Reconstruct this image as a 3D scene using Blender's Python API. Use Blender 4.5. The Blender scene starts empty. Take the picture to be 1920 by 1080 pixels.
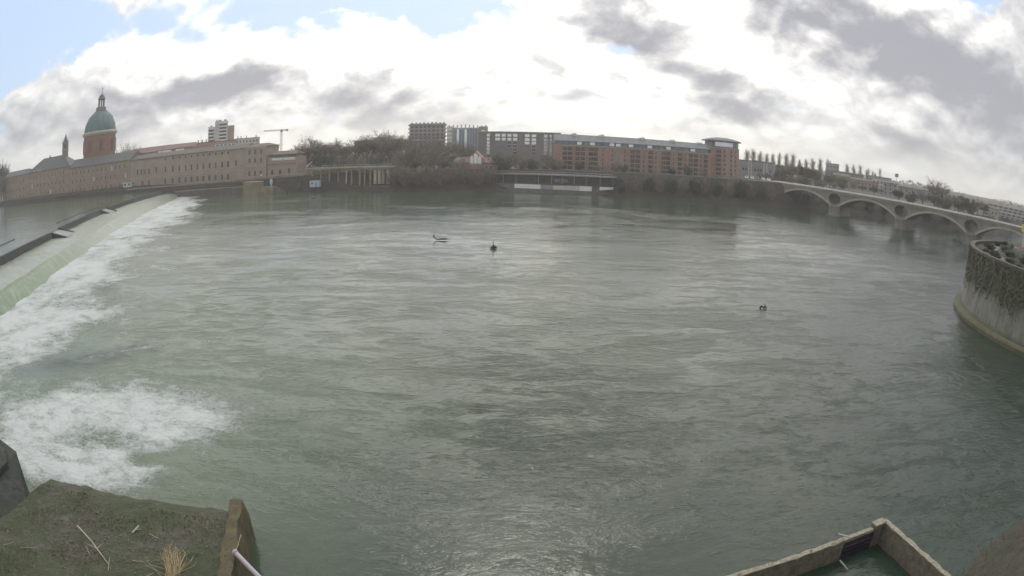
import bpy, math, random
import numpy as np
from mathutils import Vector, Matrix

# ------------------------------------------------------------------ camera
scene = bpy.context.scene
col = scene.collection
CAM_H = 22.0
F_PX, K3, PITCH, ROLL = 1259.7, 0.2207, math.radians(12.324), math.radians(1.0077)
cd = bpy.data.cameras.new('camera')
cam = bpy.data.objects.new('camera', cd); col.objects.link(cam)
cd.type = 'PANO'
cd.panorama_type = 'FISHEYE_LENS_POLYNOMIAL'
cd.sensor_width = 36.0; cd.sensor_fit = 'HORIZONTAL'
fmm = F_PX * 36.0 / 1920.0
cd.fisheye_fov = math.radians(175)
cd.fisheye_polynomial_k0 = 0.0
cd.fisheye_polynomial_k1 = -1.0 / fmm
cd.fisheye_polynomial_k2 = 0.0
cd.fisheye_polynomial_k3 = -K3 / fmm ** 3
cd.fisheye_polynomial_k4 = 0.0
cd.clip_start = 0.1; cd.clip_end = 30000
fw = Vector((0, math.cos(PITCH), -math.sin(PITCH))); up = Vector((0, math.sin(PITCH), math.cos(PITCH))); rt = Vector((1, 0, 0))
c_, s_ = math.cos(ROLL), math.sin(ROLL)
r2 = rt * c_ + up * s_; u2 = up * c_ - rt * s_
m3 = Matrix((r2, u2, -fw)).transposed()
cam.matrix_world = Matrix.Translation((0, 0, CAM_H)) @ m3.to_4x4()
scene.camera = cam

# ------------------------------------------------------------------ view, sun, sky
scene.view_settings.view_transform = 'Standard'
scene.view_settings.look = 'None'
scene.view_settings.gamma = 1.0
scene.view_settings.use_curve_mapping = False
scene.view_settings.exposure = 0.24
SUN_EL, SUN_AZ = math.radians(47), math.radians(0.5)       # azimuth from +Y towards +X
sd = bpy.data.lights.new('sun', 'SUN'); sd.energy = 0.5; sd.angle = math.radians(15); sd.color = (1, 0.95, 0.87)
so = bpy.data.objects.new('sun', sd); col.objects.link(so)
sv = Vector((math.sin(SUN_AZ) * math.cos(SUN_EL), math.cos(SUN_AZ) * math.cos(SUN_EL), math.sin(SUN_EL)))
so.rotation_euler = sv.to_track_quat('Z', 'Y').to_euler()
so.location = (0, 0, 300)

world = bpy.data.worlds.new('World'); scene.world = world; world.use_nodes = True
SKY_S = 0.1


class NT:
    """small helper to write node trees"""
    def __init__(self, tree):
        self.t = tree; self.n = tree.nodes; self.l = tree.links

    def new(self, typ, **kw):
        nd = self.n.new(typ)
        for k, v in kw.items():
            setattr(nd, k, v)
        return nd

    def put(self, sock, v):
        if isinstance(v, bpy.types.NodeSocket):
            self.l.new(v, sock)
        elif isinstance(v, (tuple, list)) and sock.type == 'RGBA' and len(v) == 3:
            sock.default_value = (*v, 1)
        else:
            sock.default_value = v

    def math(self, op, a, b=None, c=None, clamp=False):
        nd = self.new('ShaderNodeMath', operation=op, use_clamp=clamp)
        self.put(nd.inputs[0], a)
        if b is not None: self.put(nd.inputs[1], b)
        if c is not None: self.put(nd.inputs[2], c)
        return nd.outputs[0]

    def vec(self, op, a, b=None):
        nd = self.new('ShaderNodeVectorMath', operation=op)
        self.put(nd.inputs[0], a)
        if b is not None: self.put(nd.inputs[1], b)
        return nd.outputs['Value'] if op in ('DOT_PRODUCT', 'LENGTH') else nd.outputs[0]

    def comb(self, x, y, z):
        nd = self.new('ShaderNodeCombineXYZ')
        for s, v in zip(nd.inputs, (x, y, z)): self.put(s, v)
        return nd.outputs[0]

    def noise(self, vec, scale, detail=4, rough=0.55, dist=0.0, lac=2.0):
        nd = self.new('ShaderNodeTexNoise', noise_dimensions='3D')
        if vec is not None: self.put(nd.inputs['Vector'], vec)
        nd.inputs['Scale'].default_value = scale; nd.inputs['Detail'].default_value = detail
        nd.inputs['Roughness'].default_value = rough; nd.inputs['Distortion'].default_value = dist
        nd.inputs['Lacunarity'].default_value = lac
        return nd.outputs['Fac'], nd.outputs['Color']

    def rng(self, v, a, b, c=0.0, d=1.0, smooth=True):
        nd = self.new('ShaderNodeMapRange', interpolation_type='SMOOTHSTEP' if smooth else 'LINEAR')
        self.put(nd.inputs['Value'], v)
        for k, x in zip(('From Min', 'From Max', 'To Min', 'To Max'), (a, b, c, d)): self.put(nd.inputs[k], x)
        return nd.outputs[0]

    def mix(self, f, a, b, mode='MIX'):
        nd = self.new('ShaderNodeMix', data_type='RGBA', blend_type=mode)
        self.put(nd.inputs[0], f); self.put(nd.inputs[6], a); self.put(nd.inputs[7], b)
        return nd.outputs[2]

    def mapping(self, v, scale=(1, 1, 1), loc=(0, 0, 0), rot=(0, 0, 0)):
        nd = self.new('ShaderNodeMapping')
        self.put(nd.inputs['Vector'], v)
        nd.inputs['Location'].default_value = loc; nd.inputs['Rotation'].default_value = rot; nd.inputs['Scale'].default_value = scale
        return nd.outputs[0]


def build_sky():
    w = NT(world.node_tree)
    for nd in list(w.n): w.n.remove(nd)
    out = w.new('ShaderNodeOutputWorld')
    bg = w.new('ShaderNodeBackground'); bg.inputs['Strength'].default_value = SKY_S
    w.l.new(bg.outputs[0], out.inputs[0])
    sky = w.new('ShaderNodeTexSky', sky_type='NISHITA', sun_disc=False)
    sky.sun_elevation = SUN_EL; sky.sun_rotation = SUN_AZ; sky.air_density = 1.0; sky.dust_density = 2.0; sky.ozone_density = 1.2
    g = w.new('ShaderNodeTexCoord').outputs['Generated']
    sep = w.new('ShaderNodeSeparateXYZ'); w.l.new(g, sep.inputs[0])
    x, y, z = sep.outputs
    az = w.math('MULTIPLY', w.math('ARCTAN2', x, y), 57.2958)
    el = w.math('MULTIPLY', w.math('ARCSINE', z), 57.2958)
    # flattened direction so clouds spread sideways and get closer towards the horizon
    zz = w.math('POWER', w.math('MAXIMUM', w.math('ABSOLUTE', z), 0.0001), 0.8)
    flat = w.comb(x, y, w.math('MULTIPLY', zz, 1.35))
    n1, c1 = w.noise(flat, 4.2, 9, 0.56, 0.15)
    n1b, _ = w.noise(w.vec('ADD', flat, (0.0, 0.0, 0.05)), 4.2, 9, 0.56, 0.15)
    n2, c2 = w.noise(w.vec('ADD', flat, (4.3, 1.7, 2.2)), 10.0, 7, 0.58, 0.15)
    n3, _ = w.noise(w.vec('ADD', flat, (1.1, 7.7, 5.2)), 1.6, 3, 0.5, 0.0)

    def puffs(off):
        # billowing heaps: folded noise
        a, _ = w.noise(w.vec('ADD', flat, off), 9.0, 5, 0.5, 0.2)
        return w.math('SUBTRACT', 1.0, w.math('MULTIPLY', w.math('ABSOLUTE', w.math('SUBTRACT', a, 0.5)), 3.2))
    pf = puffs((0, 0, 0)); pfb = puffs((0.0, 0.0, 0.03))
    # warp the sky coordinates so that placed clouds get ragged edges
    wob = w.vec('SUBTRACT', c2, (0.5, 0.5, 0.5))
    wob1 = w.vec('SUBTRACT', c1, (0.5, 0.5, 0.5))
    P = w.vec('ADD', w.comb(az, el, 0.0), w.vec('ADD', w.vec('MULTIPLY', wob, (7.0, 5.5, 0.0)), w.vec('MULTIPLY', wob1, (8.0, 6.0, 0.0))))

    def blob(a, e, ra, re, rot=0.0, inner=0.0):
        t = math.radians(rot); c, s = math.cos(t), math.sin(t)
        d = w.vec('SUBTRACT', P, (a, e, 0.0))
        p = w.vec('DOT_PRODUCT', d, (c / ra, s / ra, 0)); q = w.vec('DOT_PRODUCT', d, (-s / re, c / re, 0))
        r = w.vec('LENGTH', w.comb(p, q, 0.0))
        return w.rng(r, inner, 1.25, 1.0, 0.0)

    def total(bl):
        acc = None
        for amp, args in bl:
            v = w.math('MULTIPLY', blob(*args), amp)
            acc = v if acc is None else w.math('ADD', acc, v)
        return acc
    # cover: mostly cloud, with the blue openings seen in the picture
    gaps = total([(0.75, (-48, 13.0, 13, 5.2, 0)), (0.50, (-20, 13.8, 10, 3.0, -4)), (0.46, (-8, 12.6, 13, 2.6, -8)), (0.30, (8.9, 8.9, 2.6, 1.4, 0)),
                  (0.3, (24.6, 5.0, 1.8, 1.0, 0)), (0.5, (45.5, 18.0, 3.5, 2.2, 0)), (0.3, (-50, 8.5, 5, 2.4, 0))])
    dens = w.math('SUBTRACT', w.math('ADD', n1, 0.10), gaps)
    dens = w.math('ADD', dens, w.math('MULTIPLY', w.math('SUBTRACT', pf, 0.6), 0.30))
    dens = w.math('ADD', dens, total([(0.40, (-33, 9.0, 12, 3.6, 4)), (0.3, (-24, 8.0, 5, 3.0, 0)), (0.40, (-6, 6.5, 17, 4.4, 0)),
                                      (0.5, (36, 9, 22, 8, -8)), (0.35, (-42, 5, 10, 4, 0))]))
    dens = w.math('SUBTRACT', dens, w.rng(el, 18, 45, 0.0, 0.10))
    alpha = w.rng(w.math('ADD', dens, w.math('MULTIPLY', w.math('SUBTRACT', n2, .5), .22)), 0.34, 0.64)
    # grey undersides
    grey = total([(1.35, (-30, 5.4, 11.5, 3.6, 6)), (0.8, (-25, 6.6, 8, 3.2, 10)), (0.45, (-39, 3.4, 7, 2.2, 0)), (1.05, (-13.6, 5.0, 8, 2.8, 0)), (0.55, (-8, 3.0, 12, 1.4, 0)),
                  (1.3, (11, 10.6, 9, 3.5, -14)), (1.3, (20, 5.4, 6.6, 3.2, -16)), (1.1, (33, 11.0, 16, 5.2, -14)), (1.1, (44, 9.5, 14, 5.0, -16)),
                  (0.55, (31, 14.5, 13, 3.5, -4)), (0.40, (36, 4.0, 9, 1.5, -18)), (0.30, (45, 3.2, 7, 1.5, -10)), (0.30, (-47, 4.0, 5, 2.5, 20)), (0.25, (2, 4.2, 6, 1.0, 0)), (0.25, (27, 8, 8, 3, -20)), (1.0, (52, 22, 20, 9, -10))])  # last one lies above the view, added to darken the water's reflection
    shade = w.math('MULTIPLY', w.math('SUBTRACT', n1b, n1), 3.6)          # darker where more cloud lies above
    relief = w.math('MULTIPLY', w.math('SUBTRACT', pfb, pf), 1.3)
    tex = w.math('SUBTRACT', n2, 0.5)
    gg = w.math('ADD', w.math('ADD', grey, w.math('MULTIPLY', shade, 0.8)), w.math('MULTIPLY', tex, 0.9))
    gg = w.math('ADD', gg, w.math('MULTIPLY', relief, 0.75))
    gg = w.math('ADD', gg, w.math('MULTIPLY', w.math('SUBTRACT', n3, 0.5), 0.8))
    # away from the sun the cloud deck is greyer
    sund = w.vec('DOT_PRODUCT', g, tuple(sv))
    gg = w.math('ADD', gg, w.rng(sund, 0.95, 0.45, -0.10, 0.16))
    gg = w.rng(gg, -0.42, 1.35, 0.0, 1.0, smooth=False)
    gg = w.math('SUBTRACT', 1.0, w.math('POWER', w.math('SUBTRACT', 1.0, gg, clamp=True), 1.55))
    s = 1.0 / SKY_S
    white = w.mix(w.rng(sund, 0.50, 0.92), (0.95 * s, 0.96 * s, 0.94 * s), (2.3 * s, 2.2 * s, 2.0 * s))
    dark = (0.36 * s, 0.365 * s, 0.41 * s)
    cloud = w.mix(gg, white, dark)
    blue = w.mix(0.7, sky.outputs[0], (0.56 * s, 0.72 * s, 0.97 * s))
    base = w.mix(alpha, blue, cloud)
    # thin bright veil towards the horizon
    veil = w.rng(el, 3.5, -1.0, 0.0, 0.5)
    base = w.mix(veil, base, w.mix(w.rng(sund, 0.4, 0.75), (0.86 * s, 0.87 * s, 0.80 * s), (1.45 * s, 1.40 * s, 1.25 * s)))
    w.put(bg.inputs['Color'], base)
    world.cycles.sampling_method = 'MANUAL'
    world.cycles.sample_map_resolution = 512


build_sky()
rnd = random.Random(7)
npr = np.random.default_rng(5)


# ------------------------------------------------------------------ object helpers
class MB:
    def __init__(self):
        self.v = []; self.f = []; self.m = []

    def add(self, vs, fs, mi=0):
        o = len(self.v); self.v += [tuple(p) for p in vs]; self.f += [tuple(i + o for i in f) for f in fs]; self.m += [mi] * len(fs)

    def box(self, x0, x1, y0, y1, z0, z1, mi=0):
        self.add([(x0, y0, z0), (x1, y0, z0), (x1, y1, z0), (x0, y1, z0), (x0, y0, z1), (x1, y0, z1), (x1, y1, z1), (x0, y1, z1)],
                 [(3, 2, 1, 0), (4, 5, 6, 7), (0, 1, 5, 4), (1, 2, 6, 5), (2, 3, 7, 6), (3, 0, 4, 7)], mi)

    def obox(self, a, b, w, z0, z1, mi=0, z0b=None, z1b=None, off=0.0):
        """box along the plan segment a-b, w wide (to the left of a->b when off=0 it is centred)"""
        a = Vector(a); b = Vector(b); d = (b - a).normalized(); n = Vector((-d.y, d.x))
        z0b = z0 if z0b is None else z0b; z1b = z1 if z1b is None else z1b
        l, r = n * (off + w / 2), n * (off - w / 2)
        p = [(*(a + r), z0), (*(b + r), z0b), (*(b + l), z0b), (*(a + l), z0), (*(a + r), z1), (*(b + r), z1b), (*(b + l), z1b), (*(a + l), z1)]
        self.add(p, [(3, 2, 1, 0), (4, 5, 6, 7), (0, 1, 5, 4), (1, 2, 6, 5), (2, 3, 7, 6), (3, 0, 4, 7)], mi)

    def prism(self, poly, z0, z1, mi=0):
        n = len(poly)
        zb = z1 if isinstance(z1, (list, tuple)) else [z1] * n
        vs = [(p[0], p[1], z0) for p in poly] + [(p[0], p[1], zb[i]) for i, p in enumerate(poly)]
        self.add(vs, [tuple(reversed(range(n))), tuple(range(n, 2 * n))] + [(i, (i + 1) % n, n + (i + 1) % n, n + i) for i in range(n)], mi)

    def tube(self, p0, p1, r0, r1=None, n=6, mi=0, cap=True):
        p0 = Vector(p0); p1 = Vector(p1); r1 = r0 if r1 is None else r1
        d = (p1 - p0).normalized(); a = d.orthogonal().normalized(); b = d.cross(a)
        vs = []
        for p, r in ((p0, r0), (p1, r1)):
            vs += [p + (a * math.cos(2 * math.pi * i / n) + b * math.sin(2 * math.pi * i / n)) * r for i in range(n)]
        fs = [(i, (i + 1) % n, n + (i + 1) % n, n + i) for i in range(n)]
        if cap: fs += [tuple(reversed(range(n))), tuple(range(n, 2 * n))]
        self.add(vs, fs, mi)

    def lathe(self, prof, n=24, c=(0, 0), mi=0, a0=0.0, a1=2 * math.pi):
        full = abs(a1 - a0 - 2 * math.pi) < 1e-6
        k = n if full else n + 1
        vs = []
        for r, z in prof:
            vs += [(c[0] + r * math.cos(a0 + (a1 - a0) * i / n), c[1] + r * math.sin(a0 + (a1 - a0) * i / n), z) for i in range(k)]
        fs = []
        for j in range(len(prof) - 1):
            for i in range(n):
                i2 = (i + 1) % k
                fs.append((j * k + i, j * k + i2, (j + 1) * k + i2, (j + 1) * k + i))
        self.add(vs, fs, mi)

    def mesh(self, name, mats, smooth=False):
        me = bpy.data.meshes.new(name)
        me.from_pydata([tuple(p) for p in self.v], [], self.f)
        for m in (mats if isinstance(mats, (list, tuple)) else [mats]): me.materials.append(m)
        if any(self.m): me.polygons.foreach_set('material_index', self.m)
        if smooth: me.polygons.foreach_set('use_smooth', [True] * len(me.polygons))
        me.update()
        return me

    def build(self, name, mats, parent=None, smooth=False):
        return link(name, self.mesh(name, mats, smooth), parent)


def link(name, data, parent=None, loc=None, rz=None, scale=None):
    o = bpy.data.objects.new(name, data); col.objects.link(o)
    if parent is not None: o.parent = parent
    if loc is not None: o.location = loc
    if rz is not None: o.rotation_euler = (0, 0, rz)
    if scale is not None: o.scale = scale if isinstance(scale, (tuple, list)) else (scale,) * 3
    return o


def tag(o, label=None, cat=None, group=None, kind=None):
    if label: o['label'] = label
    if cat: o['category'] = cat
    if group: o['group'] = group
    if kind: o['kind'] = kind
    return o


def thing(name, label, cat, loc=(0, 0, 0), rz=0.0, group=None):
    o = bpy.data.objects.new(name, None); col.objects.link(o)
    o.location = loc; o.rotation_euler = (0, 0, rz)
    return tag(o, label, cat, group)


def copy_tree(o, parent=None):
    c = o.copy(); col.objects.link(c)
    if parent is not None: c.parent = parent
    for ch in list(o.children): copy_tree(ch, c)
    return c


def facade(name, label, cat, A, B, z, group=None):
    """an Empty whose local x runs along the facade from A (left) to B (right), local -y faces the river"""
    rz = math.atan2(B[1] - A[1], B[0] - A[0])
    return thing(name, label, cat, (A[0], A[1], z), rz, group)


# ------------------------------------------------------------------ materials
def mat(name, color, rough=0.85, var=0.25, scale=0.6, bump=0.0, bscale=None, color2=None, metallic=0.0, spec=0.5, coord='Object', streak=None):
    m = bpy.data.materials.new(name); m.use_nodes = True
    w = NT(m.node_tree); bs = w.n['Principled BSDF']
    tc = w.new('ShaderNodeTexCoord').outputs[coord]
    v = w.mapping(tc, scale=streak) if streak else tc
    f, _ = w.noise(v, scale, 5, 0.62)
    f2, _ = w.noise(tc, scale * 7.3, 3, 0.6)
    ff = w.math('ADD', w.math('MULTIPLY', f, 0.7), w.math('MULTIPLY', f2, 0.3))
    k = w.rng(ff, 0.3, 0.7)
    c2 = color2 if color2 else tuple(c * (1 + var) for c in color)
    c1 = color if color2 else tuple(c * (1 - var) for c in color)
    w.put(bs.inputs['Base Color'], w.mix(k, c1, c2))
    bs.inputs['Roughness'].default_value = rough; bs.inputs['Metallic'].default_value = metallic
    bs.inputs['Specular IOR Level'].default_value = spec
    if bump:
        nb, _ = w.noise(tc, bscale or scale * 4, 6, 0.65)
        b = w.new('ShaderNodeBump'); b.inputs['Strength'].default_value = 1.0; b.inputs['Distance'].default_value = bump
        w.put(b.inputs['Height'], nb); w.l.new(b.outputs[0], bs.inputs['Normal'])
    return m


M = {}
M['brick_old'] = mat('old_brick', (0.28, 0.205, 0.15), 0.9, 0.22, 0.25)
M['brick_pale'] = mat('pale_render', (0.32, 0.25, 0.20), 0.9, 0.16, 0.2)
M['brick_red'] = mat('red_brick', (0.32, 0.185, 0.15), 0.85, 0.18, 0.35)
M['brick_dome'] = mat('dome_brick', (0.235, 0.10, 0.07), 0.85, 0.2, 0.3)
M['stone'] = mat('pale_stone', (0.36, 0.32, 0.26), 0.85, 0.2, 0.3)
M['bridge'] = mat('bridge_stone', (0.15, 0.138, 0.112), 0.85, 0.22, 0.22, color2=(0.25, 0.232, 0.19))
M['ring'] = mat('ring_stone', (0.33, 0.31, 0.255), 0.85, 0.15, 0.4)
M['sunlit_top'] = mat('sunlit_coping', (0.62, 0.61, 0.57), 0.7, 0.03, 0.5)  # whitened so that the bridge coping reads as a sunlit edge
M['bridge_shaded'] = mat('shaded_bridge_stone', (0.10, 0.092, 0.076), 0.9, 0.2, 0.3)  # bridge stone darkened to deepen the shadow under the arches
M['white'] = mat('white_paint', (0.72, 0.72, 0.70), 0.6, 0.06, 0.3)
M['offwhite'] = mat('offwhite_render', (0.5, 0.48, 0.44), 0.8, 0.1, 0.2)
M['grey'] = mat('grey_render', (0.26, 0.26, 0.27), 0.8, 0.12, 0.2)
M['dgrey'] = mat('dark_grey_render', (0.155, 0.145, 0.143), 0.8, 0.15, 0.2)
M['slate'] = mat('slate_roof', (0.085, 0.087, 0.092), 0.7, 0.2, 0.4)
M['tile'] = mat('clay_tile_roof', (0.115, 0.092, 0.066), 0.85, 0.25, 0.5)
M['redtile'] = mat('red_roof', (0.17, 0.085, 0.08), 0.8, 0.2, 0.4)
M['zinc'] = mat('zinc_roof', (0.13, 0.14, 0.152), 0.75, 0.1, 0.25, metallic=0.0)
M['copper'] = mat('green_copper', (0.06, 0.135, 0.128), 0.65, 0.25, 0.35, streak=(1, 1, 0.25))
M['wood'] = mat('weathered_wood', (0.10, 0.075, 0.055), 0.9, 0.3, 0.8)
M['darkwood'] = mat('dark_timber', (0.045, 0.04, 0.038), 0.85, 0.3, 0.5)
M['iron'] = mat('dark_iron', (0.05, 0.052, 0.06), 0.5, 0.2, 1.0, metallic=0.4)
M['crane'] = mat('crane_paint', (0.28, 0.27, 0.30), 0.6, 0.1, 1.0)
M['bark'] = mat('bark', (0.085, 0.068, 0.055), 0.95, 0.25, 1.5)
M['twig'] = mat('winter_twigs', (0.185, 0.16, 0.13), 0.95, 0.3, 0.35)
M['twig_red'] = mat('reddish_twigs', (0.19, 0.145, 0.115), 0.95, 0.3, 0.35)
M['leaf'] = mat('dark_leaves', (0.045, 0.055, 0.035), 0.8, 0.4, 0.5)
M['leaf2'] = mat('ivy_leaves', (0.05, 0.06, 0.032), 0.7, 0.45, 0.6, color2=(0.075, 0.075, 0.045))
M['hedge'] = mat('hedge_leaves', (0.034, 0.055, 0.026), 0.75, 0.4, 0.7)
M['earth'] = mat('bank_earth', (0.05, 0.044, 0.034), 0.95, 0.35, 0.12, bump=0.3, bscale=0.5)
M['ground'] = mat('city_ground', (0.06, 0.058, 0.048), 0.95, 0.3, 0.02)
M['quay'] = mat('quay_stone', (0.13, 0.12, 0.10), 0.9, 0.3, 0.25, bump=0.1)
M['ochre'] = mat('ochre_masonry', (0.25, 0.2, 0.135), 0.9, 0.3, 0.25)
M['asphalt'] = mat('asphalt', (0.055, 0.055, 0.056), 0.9, 0.15, 0.4)
M['car'] = mat('white_car_paint', (0.72, 0.73, 0.74), 0.3, 0.03, 0.5)
M['cardark'] = mat('dark_car_paint', (0.06, 0.06, 0.07), 0.3, 0.05, 0.5)
M['rubber'] = mat('rubber', (0.03, 0.03, 0.03), 0.9, 0.1, 1)
M['teal'] = mat('pale_teal_paint', (0.42, 0.58, 0.56), 0.5, 0.08, 0.5)
M['paleblue'] = mat('pale_blue_panel', (0.42, 0.5, 0.58), 0.5, 0.06, 0.5)
M['blue'] = mat('blue_panel', (0.05, 0.05, 0.28), 0.5, 0.05, 0.5)
M['yellow'] = mat('yellow_band', (0.55, 0.45, 0.10), 0.6, 0.1, 0.5)
M['redpaint'] = mat('red_paint', (0.45, 0.06, 0.05), 0.6, 0.1, 0.5)
M['orange'] = mat('orange_render', (0.34, 0.21, 0.125), 0.85, 0.12, 0.2)
M['pinkr'] = mat('pink_render', (0.33, 0.24, 0.2), 0.85, 0.12, 0.2)
M['straw'] = mat('dry_straw', (0.32, 0.255, 0.14), 0.85, 0.25, 2.0)
M['drift'] = mat('bleached_wood', (0.38, 0.34, 0.25), 0.85, 0.25, 2.0)
M['wetwood'] = mat('wet_wood', (0.035, 0.03, 0.026), 0.6, 0.3, 2.0)
M['pipe'] = mat('grey_pipe', (0.34, 0.30, 0.33), 0.55, 0.2, 1.5)


def glass_mat(name, tint, metallic, rough):
    m = bpy.data.materials.new(name); m.use_nodes = True
    bs = m.node_tree.nodes['Principled BSDF']
    bs.inputs['Base Color'].default_value = (*tint, 1); bs.inputs['Metallic'].default_value = metallic; bs.inputs['Roughness'].default_value = rough
    return m


M['glass'] = glass_mat('window_glass', (0.035, 0.037, 0.042), 0.0, 0.12)
M['glass_coat'] = glass_mat('coated_glass', (0.62, 0.66, 0.68), 0.85, 0.12)
M['glass_blue'] = glass_mat('blue_glass', (0.16, 0.19, 0.25), 0.6, 0.15)
M['shade_in'] = mat('recess_shade', (0.075, 0.065, 0.065), 0.9, 0.2, 0.3)  # dark colour standing in for the shade inside uncut openings


# concrete with moss and lichen
def mossy(name, base, moss, amount, stain=(0.06, 0.055, 0.045), scale=0.5, bump=0.05, lime=None):
    m = bpy.data.materials.new(name); m.use_nodes = True
    w = NT(m.node_tree); bs = w.n['Principled BSDF']
    tc = w.new('ShaderNodeTexCoord').outputs['Object']
    a, _ = w.noise(tc, scale, 7, 0.65, 0.4); b, _ = w.noise(w.vec('ADD', tc, (9, 3, 4)), scale * 3.1, 7, 0.7, 0.2); c, _ = w.noise(w.vec('ADD', tc, (2, 8, 1)), scale * 16, 4, 0.7)
    colr = w.mix(w.rng(b, 0.3, 0.72), stain, base)
    colr = w.mix(w.math('MULTIPLY', w.rng(w.math('ADD', w.math('MULTIPLY', a, 0.65), w.math('MULTIPLY', c, 0.35)), 0.62 - amount * 0.3, 0.70 - amount * 0.25), 0.9), colr, moss)
    if lime:
        d, _ = w.noise(w.vec('ADD', tc, (5, 5, 9)), scale * 9, 5, 0.7)
        colr = w.mix(w.rng(d, 0.63, 0.72), colr, lime)
    colr = w.mix(w.rng(c, 0.2, 0.8, 0.0, 0.5), colr, (0.03, 0.03, 0.025))
    w.put(bs.inputs['Base Color'], colr); bs.inputs['Roughness'].default_value = 0.9
    bn = w.new('ShaderNodeBump'); bn.inputs['Distance'].default_value = bump
    w.put(bn.inputs['Height'], w.math('ADD', b, w.math('MULTIPLY', c, 0.6))); w.l.new(bn.outputs[0], bs.inputs['Normal'])
    return m


M['ledge'] = mossy('ledge_concrete', (0.125, 0.108, 0.085), (0.050, 0.064, 0.026), 0.72, stain=(0.07, 0.062, 0.05), scale=0.3, lime=(0.24, 0.22, 0.18))
M['curb'] = mossy('mossy_curb', (0.13, 0.11, 0.075), (0.145, 0.122, 0.035), 0.5, scale=1.6, stain=(0.07, 0.06, 0.03))
M['pierwall'] = mossy('dark_wet_masonry', (0.07, 0.075, 0.07), (0.04, 0.052, 0.035), 0.5, stain=(0.02, 0.022, 0.022), scale=0.5)
M['lockwall'] = mossy('lock_concrete', (0.27, 0.23, 0.17), (0.12, 0.105, 0.06), 0.3, stain=(0.13, 0.11, 0.08), scale=0.9)
M['locktop'] = mossy('lock_coping', (0.46, 0.43, 0.33), (0.25, 0.22, 0.11), 0.3, stain=(0.22, 0.2, 0.14), scale=1.2)
M['steel'] = mat('dark_steel', (0.05, 0.04, 0.055), 0.55, 0.3, 1.5, metallic=0.3)
M['mud'] = mossy('muddy_bank', (0.085, 0.07, 0.05), (0.05, 0.055, 0.03), 0.5, stain=(0.035, 0.03, 0.024), scale=0.5, bump=0.12)


# ------------------------------------------------------------------ noise on arrays
def vnoise(x, y, seed):
    """smooth value noise with period 256"""
    g = np.random.default_rng(seed).random((256, 256)) * 2 - 1
    xi = np.floor(x).astype(int); yi = np.floor(y).astype(int)
    fx = x - xi; fy = y - yi
    fx = fx * fx * fx * (fx * (fx * 6 - 15) + 10); fy = fy * fy * fy * (fy * (fy * 6 - 15) + 10)
    a = g[yi % 256, xi % 256]; b = g[yi % 256, (xi + 1) % 256]; c = g[(yi + 1) % 256, xi % 256]; d = g[(yi + 1) % 256, (xi + 1) % 256]
    return (a * (1 - fx) + b * fx) * (1 - fy) + (c * (1 - fx) + d * fx) * fy


def fbm(x, y, seed, octv=4, gain=0.55):
    s = 0; a = 1.0; t = 0
    for k in range(octv):
        s = s + a * vnoise(x * 2 ** k + 13.7 * k, y * 2 ** k + 7.1 * k, seed + k); t += a; a *= gain
    return s / t


def seg_dist(px, py, a, b):
    ax, ay = a; bx, by = b
    dx, dy = bx - ax, by - ay
    t = np.clip(((px - ax) * dx + (py - ay) * dy) / (dx * dx + dy * dy), 0, 1)
    return np.hypot(px - ax - t * dx, py - ay - t * dy)


# ------------------------------------------------------------------ the weir's lines (plan)
FOOT = [(-50, -12), (-66, 28), (-82.4, 67.7), (-96.6, 100.6), (-124.2, 160.8), (-154.5, 236.5), (-186.0, 321.0)]
BRINK = [(-66, -6), (-81, 40), (-96.0, 80.4), (-112.4, 118.1), (-141.0, 183.1), (-172.5, 258.0), (-190.5, 323.0)]
CREST = [(-84, 8), (-103, 55), (-121.6, 103.5), (-138.5, 145.0), (-156.0, 184.0), (-171.5, 222.0), (-184.0, 259.0), (-196.5, 322.0)]


def resample(pl, n):
    p = np.array(pl, float)
    d = np.r_[0, np.cumsum(np.hypot(*np.diff(p, axis=0).T))]
    t = np.linspace(0, d[-1], n)
    return np.c_[np.interp(t, d, p[:, 0]), np.interp(t, d, p[:, 1])]


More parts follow.
